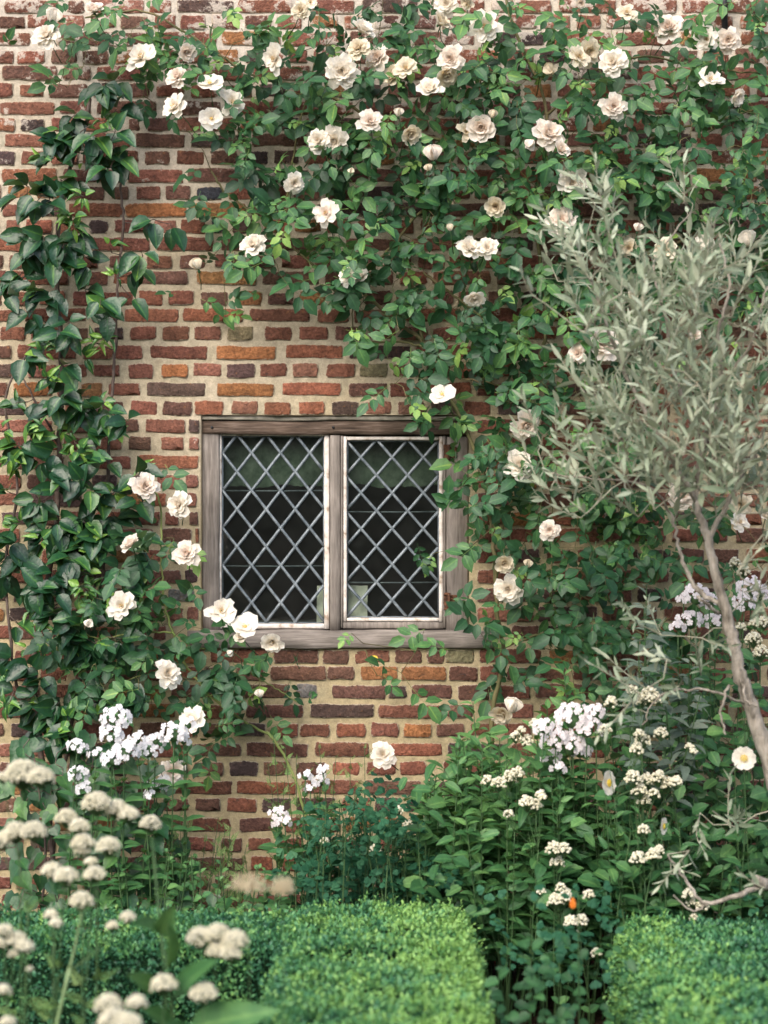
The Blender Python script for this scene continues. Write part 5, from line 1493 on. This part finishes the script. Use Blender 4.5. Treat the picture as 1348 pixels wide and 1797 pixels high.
for (lab, hd, Yv) in YA:
    bx = {143: 40, 264: 320}.get(hd[0][0], hd[0][0] + random.uniform(-30, 25))
    umbel_plant('yarrow', lab, 'flower', hd, Yv, base_px=bx, r=.0026, stemr=.0042 if hd[0][0] == 143 else .0020, group=YG, leaves=5 if hd[0][0] != 264 else 0, lsize=.07, flat=.36, mat_s='palestem' if hd[0][0] == 143 else 'stem')
# long pointed leaves of the tall stem
lr = thing('comfrey', 'long pointed grey green leaves standing among the cream yarrow at lower left', 'plant', tuple(np.array([P(300, 1797, -2.3)[0], -2.3, 0])))
pos = []; dd = []; sc = []
for (x, y, x2, y2) in [(305, 1750, 366, 1684), (293, 1700, 306, 1632), (270, 1735, 236, 1712), (330, 1805, 470, 1770), (300, 1800, 262, 1770), (276, 1625, 244, 1617), (282, 1640, 300, 1600), (345, 1830, 300, 1790), (380, 1835, 440, 1800)]:
    a, b = P(x, y, -2.3), P(x2, y2, -2.4)
    pos.append(a); dd.append(b - a); sc.append(np.linalg.norm(b - a) * 1.05)
BIGL = [single(1, .34, s, prof=((.15, .7), (.4, 1.0), (.7, .75), (.88, .35)), fold=.5, droop=.12) for s in range(3)]
nv = len(pos)
plant_leaves(lr, M['herb_leaf'], BIGL, np.array(pos), frames(np.array(dd), np.tile([.3, -.8, .6], (nv, 1)) + rng.normal(0, .3, (nv, 3))), np.array(sc), rng.integers(0, 3, nv), rng.uniform(.35, .6, nv))
mb = MB(); tube(mb, pxpath([(318, 1900, -2.3), (296, 1720, -2.3), (280, 1610, -2.2), (268, 1470, -2.1)], 6), .0032, .002, 6); mb.build('stem', [M['stem']], lr)

UG = 'small cream flower clusters in the bed'
UM = [
 ('loose cream flower clusters above the dense green clump right of centre', [(855, 1368, 18), (875, 1372, 24), (895, 1362, 26), (908, 1354, 22)], -.85),
 ('cream flower cluster under the pale pink phlox', [(925, 1405, 26), (940, 1410, 22), (948, 1392, 16), (953, 1398, 12), (893, 1427, 16)], -.9),
 ('widest group of cream flower clusters under the silver tree', [(1112, 1362, 28), (1135, 1368, 30), (1155, 1362, 26), (1172, 1374, 26), (1122, 1384, 26), (1130, 1402, 22), (1148, 1390, 18), (1185, 1370, 22)], -.9),
 ('cream flower cluster in front of the grey leaves beside the phlox', [(1140, 1218, 32), (1128, 1228, 20), (1110, 1210, 20), (1152, 1226, 16), (1072, 1230, 20)], -.9),
 ('cream flower clusters between the pink phlox and the silver trunk', [(1128, 1296, 26), (1118, 1312, 22), (1160, 1284, 22), (1122, 1286, 16), (1062, 1278, 20), (1210, 1310, 14), (1218, 1318, 12)], -.9),
 ('cream flower clusters low in the bed left of the right hedge', [(972, 1487, 26), (990, 1488, 22), (978, 1510, 22)], -.95),
 ('cream flower clusters beside the orange flower', [(985, 1556, 18), (995, 1566, 16), (975, 1578, 26), (990, 1574, 22), (1033, 1568, 18), (950, 1562, 14)], -1.0),
 ('cream flower cluster below the orange flower at the dark gap', [(1002, 1615, 22), (1020, 1612, 22), (1012, 1636, 10), (1046, 1670, 16)], -1.1),
 ('cream flower clusters in front of the grey twigs above the right hedge', [(1120, 1503, 26), (1146, 1498, 24), (1155, 1490, 18), (1130, 1455, 20)], -1.0),
 ('cream flower clusters on the top back edge of the right hedge', [(1208, 1568, 20), (1213, 1582, 16), (1232, 1588, 20), (1218, 1610, 16)], -.97),
 ('cream flower clusters at the right edge beside the trunk', [(1305, 1000, 22), (1322, 1118, 26), (1336, 1142, 26), (1312, 1150, 16), (1290, 985, 18), (1340, 1090, 22), (1300, 1100, 18), (1325, 1090, 20)], -.6),
 ('cream flowers half hidden beneath the pink phlox on its left', [(905, 1290, 20), (925, 1297, 20), (915, 1280, 14), (938, 1268, 18), (925, 1305, 14)], -.65),
 ('two pale buds on thin stems among the blue green foliage', [(570, 1474, 14), (700, 1420, 18), (715, 1444, 16), (660, 1488, 20)], -.6),
]
for (lab, hd, Yv) in UM:
    umbel_plant('cream_wildflower', lab, 'flower', hd, Yv, r=.0048, stemr=.0014, group=UG, leaves=3, flat=.5, mat_s='stem', leaf_mat_='herb_leaf', lv=OVATE, lsize=.04)

# ------------------------------------------------------------------ single flowers
def anemone(label, x, y, s, ax, Y):
    p = P(x, y, Y); c = np.array([p[0] + .02, Y + .02, 0]); root = thing('anemone', label, 'flower', tuple(c))
    sz = s / 2 * (Y + CAM_D) / F; mb = MB(); stm = MB(); r_ = random.Random(x)
    for k in range(6):
        V, T = petal(sz * 1.0, sz * .50, 1.1, 1.35, .25, r_.random() * 99, ruff=.1)
        m_ = MB(); m_.add(xf(V, rz=k * 1.047 + r_.uniform(-.1, .1)), T, 0, .05, 1.0)
        place('petal', m_.mesh('petal', [M['petal_w']]), root, p, ax, 1.0, 0.0)
    for k in range(40):
        a = k * 2.4; q = math.sqrt(k / 40) * sz * .30; V, T = ball(sz * .05, 4, 3); mb.add(V + [math.cos(a) * q, math.sin(a) * q, sz * .42 - q * .2], T, 0, 0, 1)
    place('stamens', mb.mesh('stamens', [M['yellow']]), root, p, ax, 1.0, 0.0)
    tube(stm, spline([c, (c + p) / 2 + [.01, 0, 0], p], 6), .0022, .0016, 5)
    stm.build('stem', [M['stem']], root)
    lv = [(c + (p - c) * t) for t in (.5, .55, .6, .62)]
    plant_leaves(root, M['blue_leaf'], LOBED, np.array(lv), frames(np.array([[1, -.3, .3], [-1, -.4, .2], [.3, -1, .3], [-.5, -.8, .4]], float), np.tile([0., -.5, 1], (4, 1))), np.full(4, .07), np.array([0, 1, 2, 3]), np.full(4, .5))
anemone('open white anemone with yellow centre beside the silver trunk', 1305, 1332, 44, (-.1, -.95, .3), -.92)
anemone('white anemone turned half away under the pink phlox', 1062, 1374, 46, (.75, -.6, .1), -.9)
anemone('small white anemone seen from the side above the right hedge', 1160, 1449, 32, (.85, -.5, .0), -.95)

ot = P(1005, 1588, -1.70); root = thing('orange_flower', 'drooping orange flower above the dark gap between the hedges', 'flower', (ot[0], -1.68, 0))
for k in range(6):
    V, T = petal(.026, .008, .35, .05, .5, k * 7, ruff=.05); m_ = MB(); m_.add(xf(V, rz=k * 1.047), T, 0, .2, 1.0)
    place('petal', m_.mesh('petal', [M['orange']]), root, ot + np.array([0, 0, .018]), (0, -.15, -1), 1.0, 0.0)
mb = MB(); tube(mb, spline([(ot[0] + .02, -1.68, 0), ot + [.015, 0, -.05], ot + [.012, 0, .03], ot + [0, 0, .022]], 5), .0018, .0014, 5); mb.build('stem', [M['stem']], root)
# tan plumes
for (lab, x, y, s, h) in (('wider of the two blurred tan grass plumes over the hedge', 436, 1546, 62, 42), ('narrower of the two blurred tan grass plumes over the hedge', 496, 1551, 38, 44)):
    Yp = -2.3; p = P(x, y, Yp); root = thing('grass_plume', lab, 'grass', (p[0], Yp, 0), 'tan grass plumes'); m_ = MB()
    for k in range(260):
        v = rng.normal(0, 1, 3); v /= np.linalg.norm(v); v[2] = abs(v[2]) * .9 - .1
        e = v * np.array([s / 2, s / 3, h * .62]) * (Yp + CAM_D) / F * rng.uniform(.35, 1.3)
        b0 = p + np.array([e[0] * .3, e[1] * .3, -h * .3 * (Yp + CAM_D) / F])
        q = p + e - np.array([0, 0, h * .3 * (Yp + CAM_D) / F]); w = np.array([.0013, 0, .0005])
        m_.add([b0 - w, b0 + w, q], [(0, 1, 2)])
        V, T = ball(.0022, 4, 3); m_.add(V + q, T)
    m_.build('plume', [M['plume']], root)
    m_ = MB(); tube(m_, [(p[0] + .01, Yp, 0), (p[0] + .005, Yp, p[2] * .5), p - [0, 0, .02]], .0011, .0007, 4); m_.build('stem', [M['stem']], root)
# small yellow blossom on the sprig below the sill
yp = P(657, 1157, -.12); root = thing('yellow_flower', 'tiny yellow flower on the sprig below the middle of the window sill', 'flower', tuple(yp + np.array([0, .06, -.03]))); m_ = MB()
for k in range(7):
    V, T = petal(.014, .006, 1.0, 1.4, .2, k, ruff=.1)
    m_.add(xf(V, rz=k * .9), T, 0, 0, 1)
o = place('petals', m_.mesh('petals', [M['yellow']]), root, yp, (0, -1, .2), 1.0, 0.0)
m_ = MB(); tube(m_, [yp, yp + [.0, .05, -.03]], .0012, sides=4); m_.build('stem', [M['stem']], root)
print('objects', len(bpy.data.objects), 'tris', sum(len(o.data.polygons) for o in bpy.data.objects if o.type == 'MESH'))
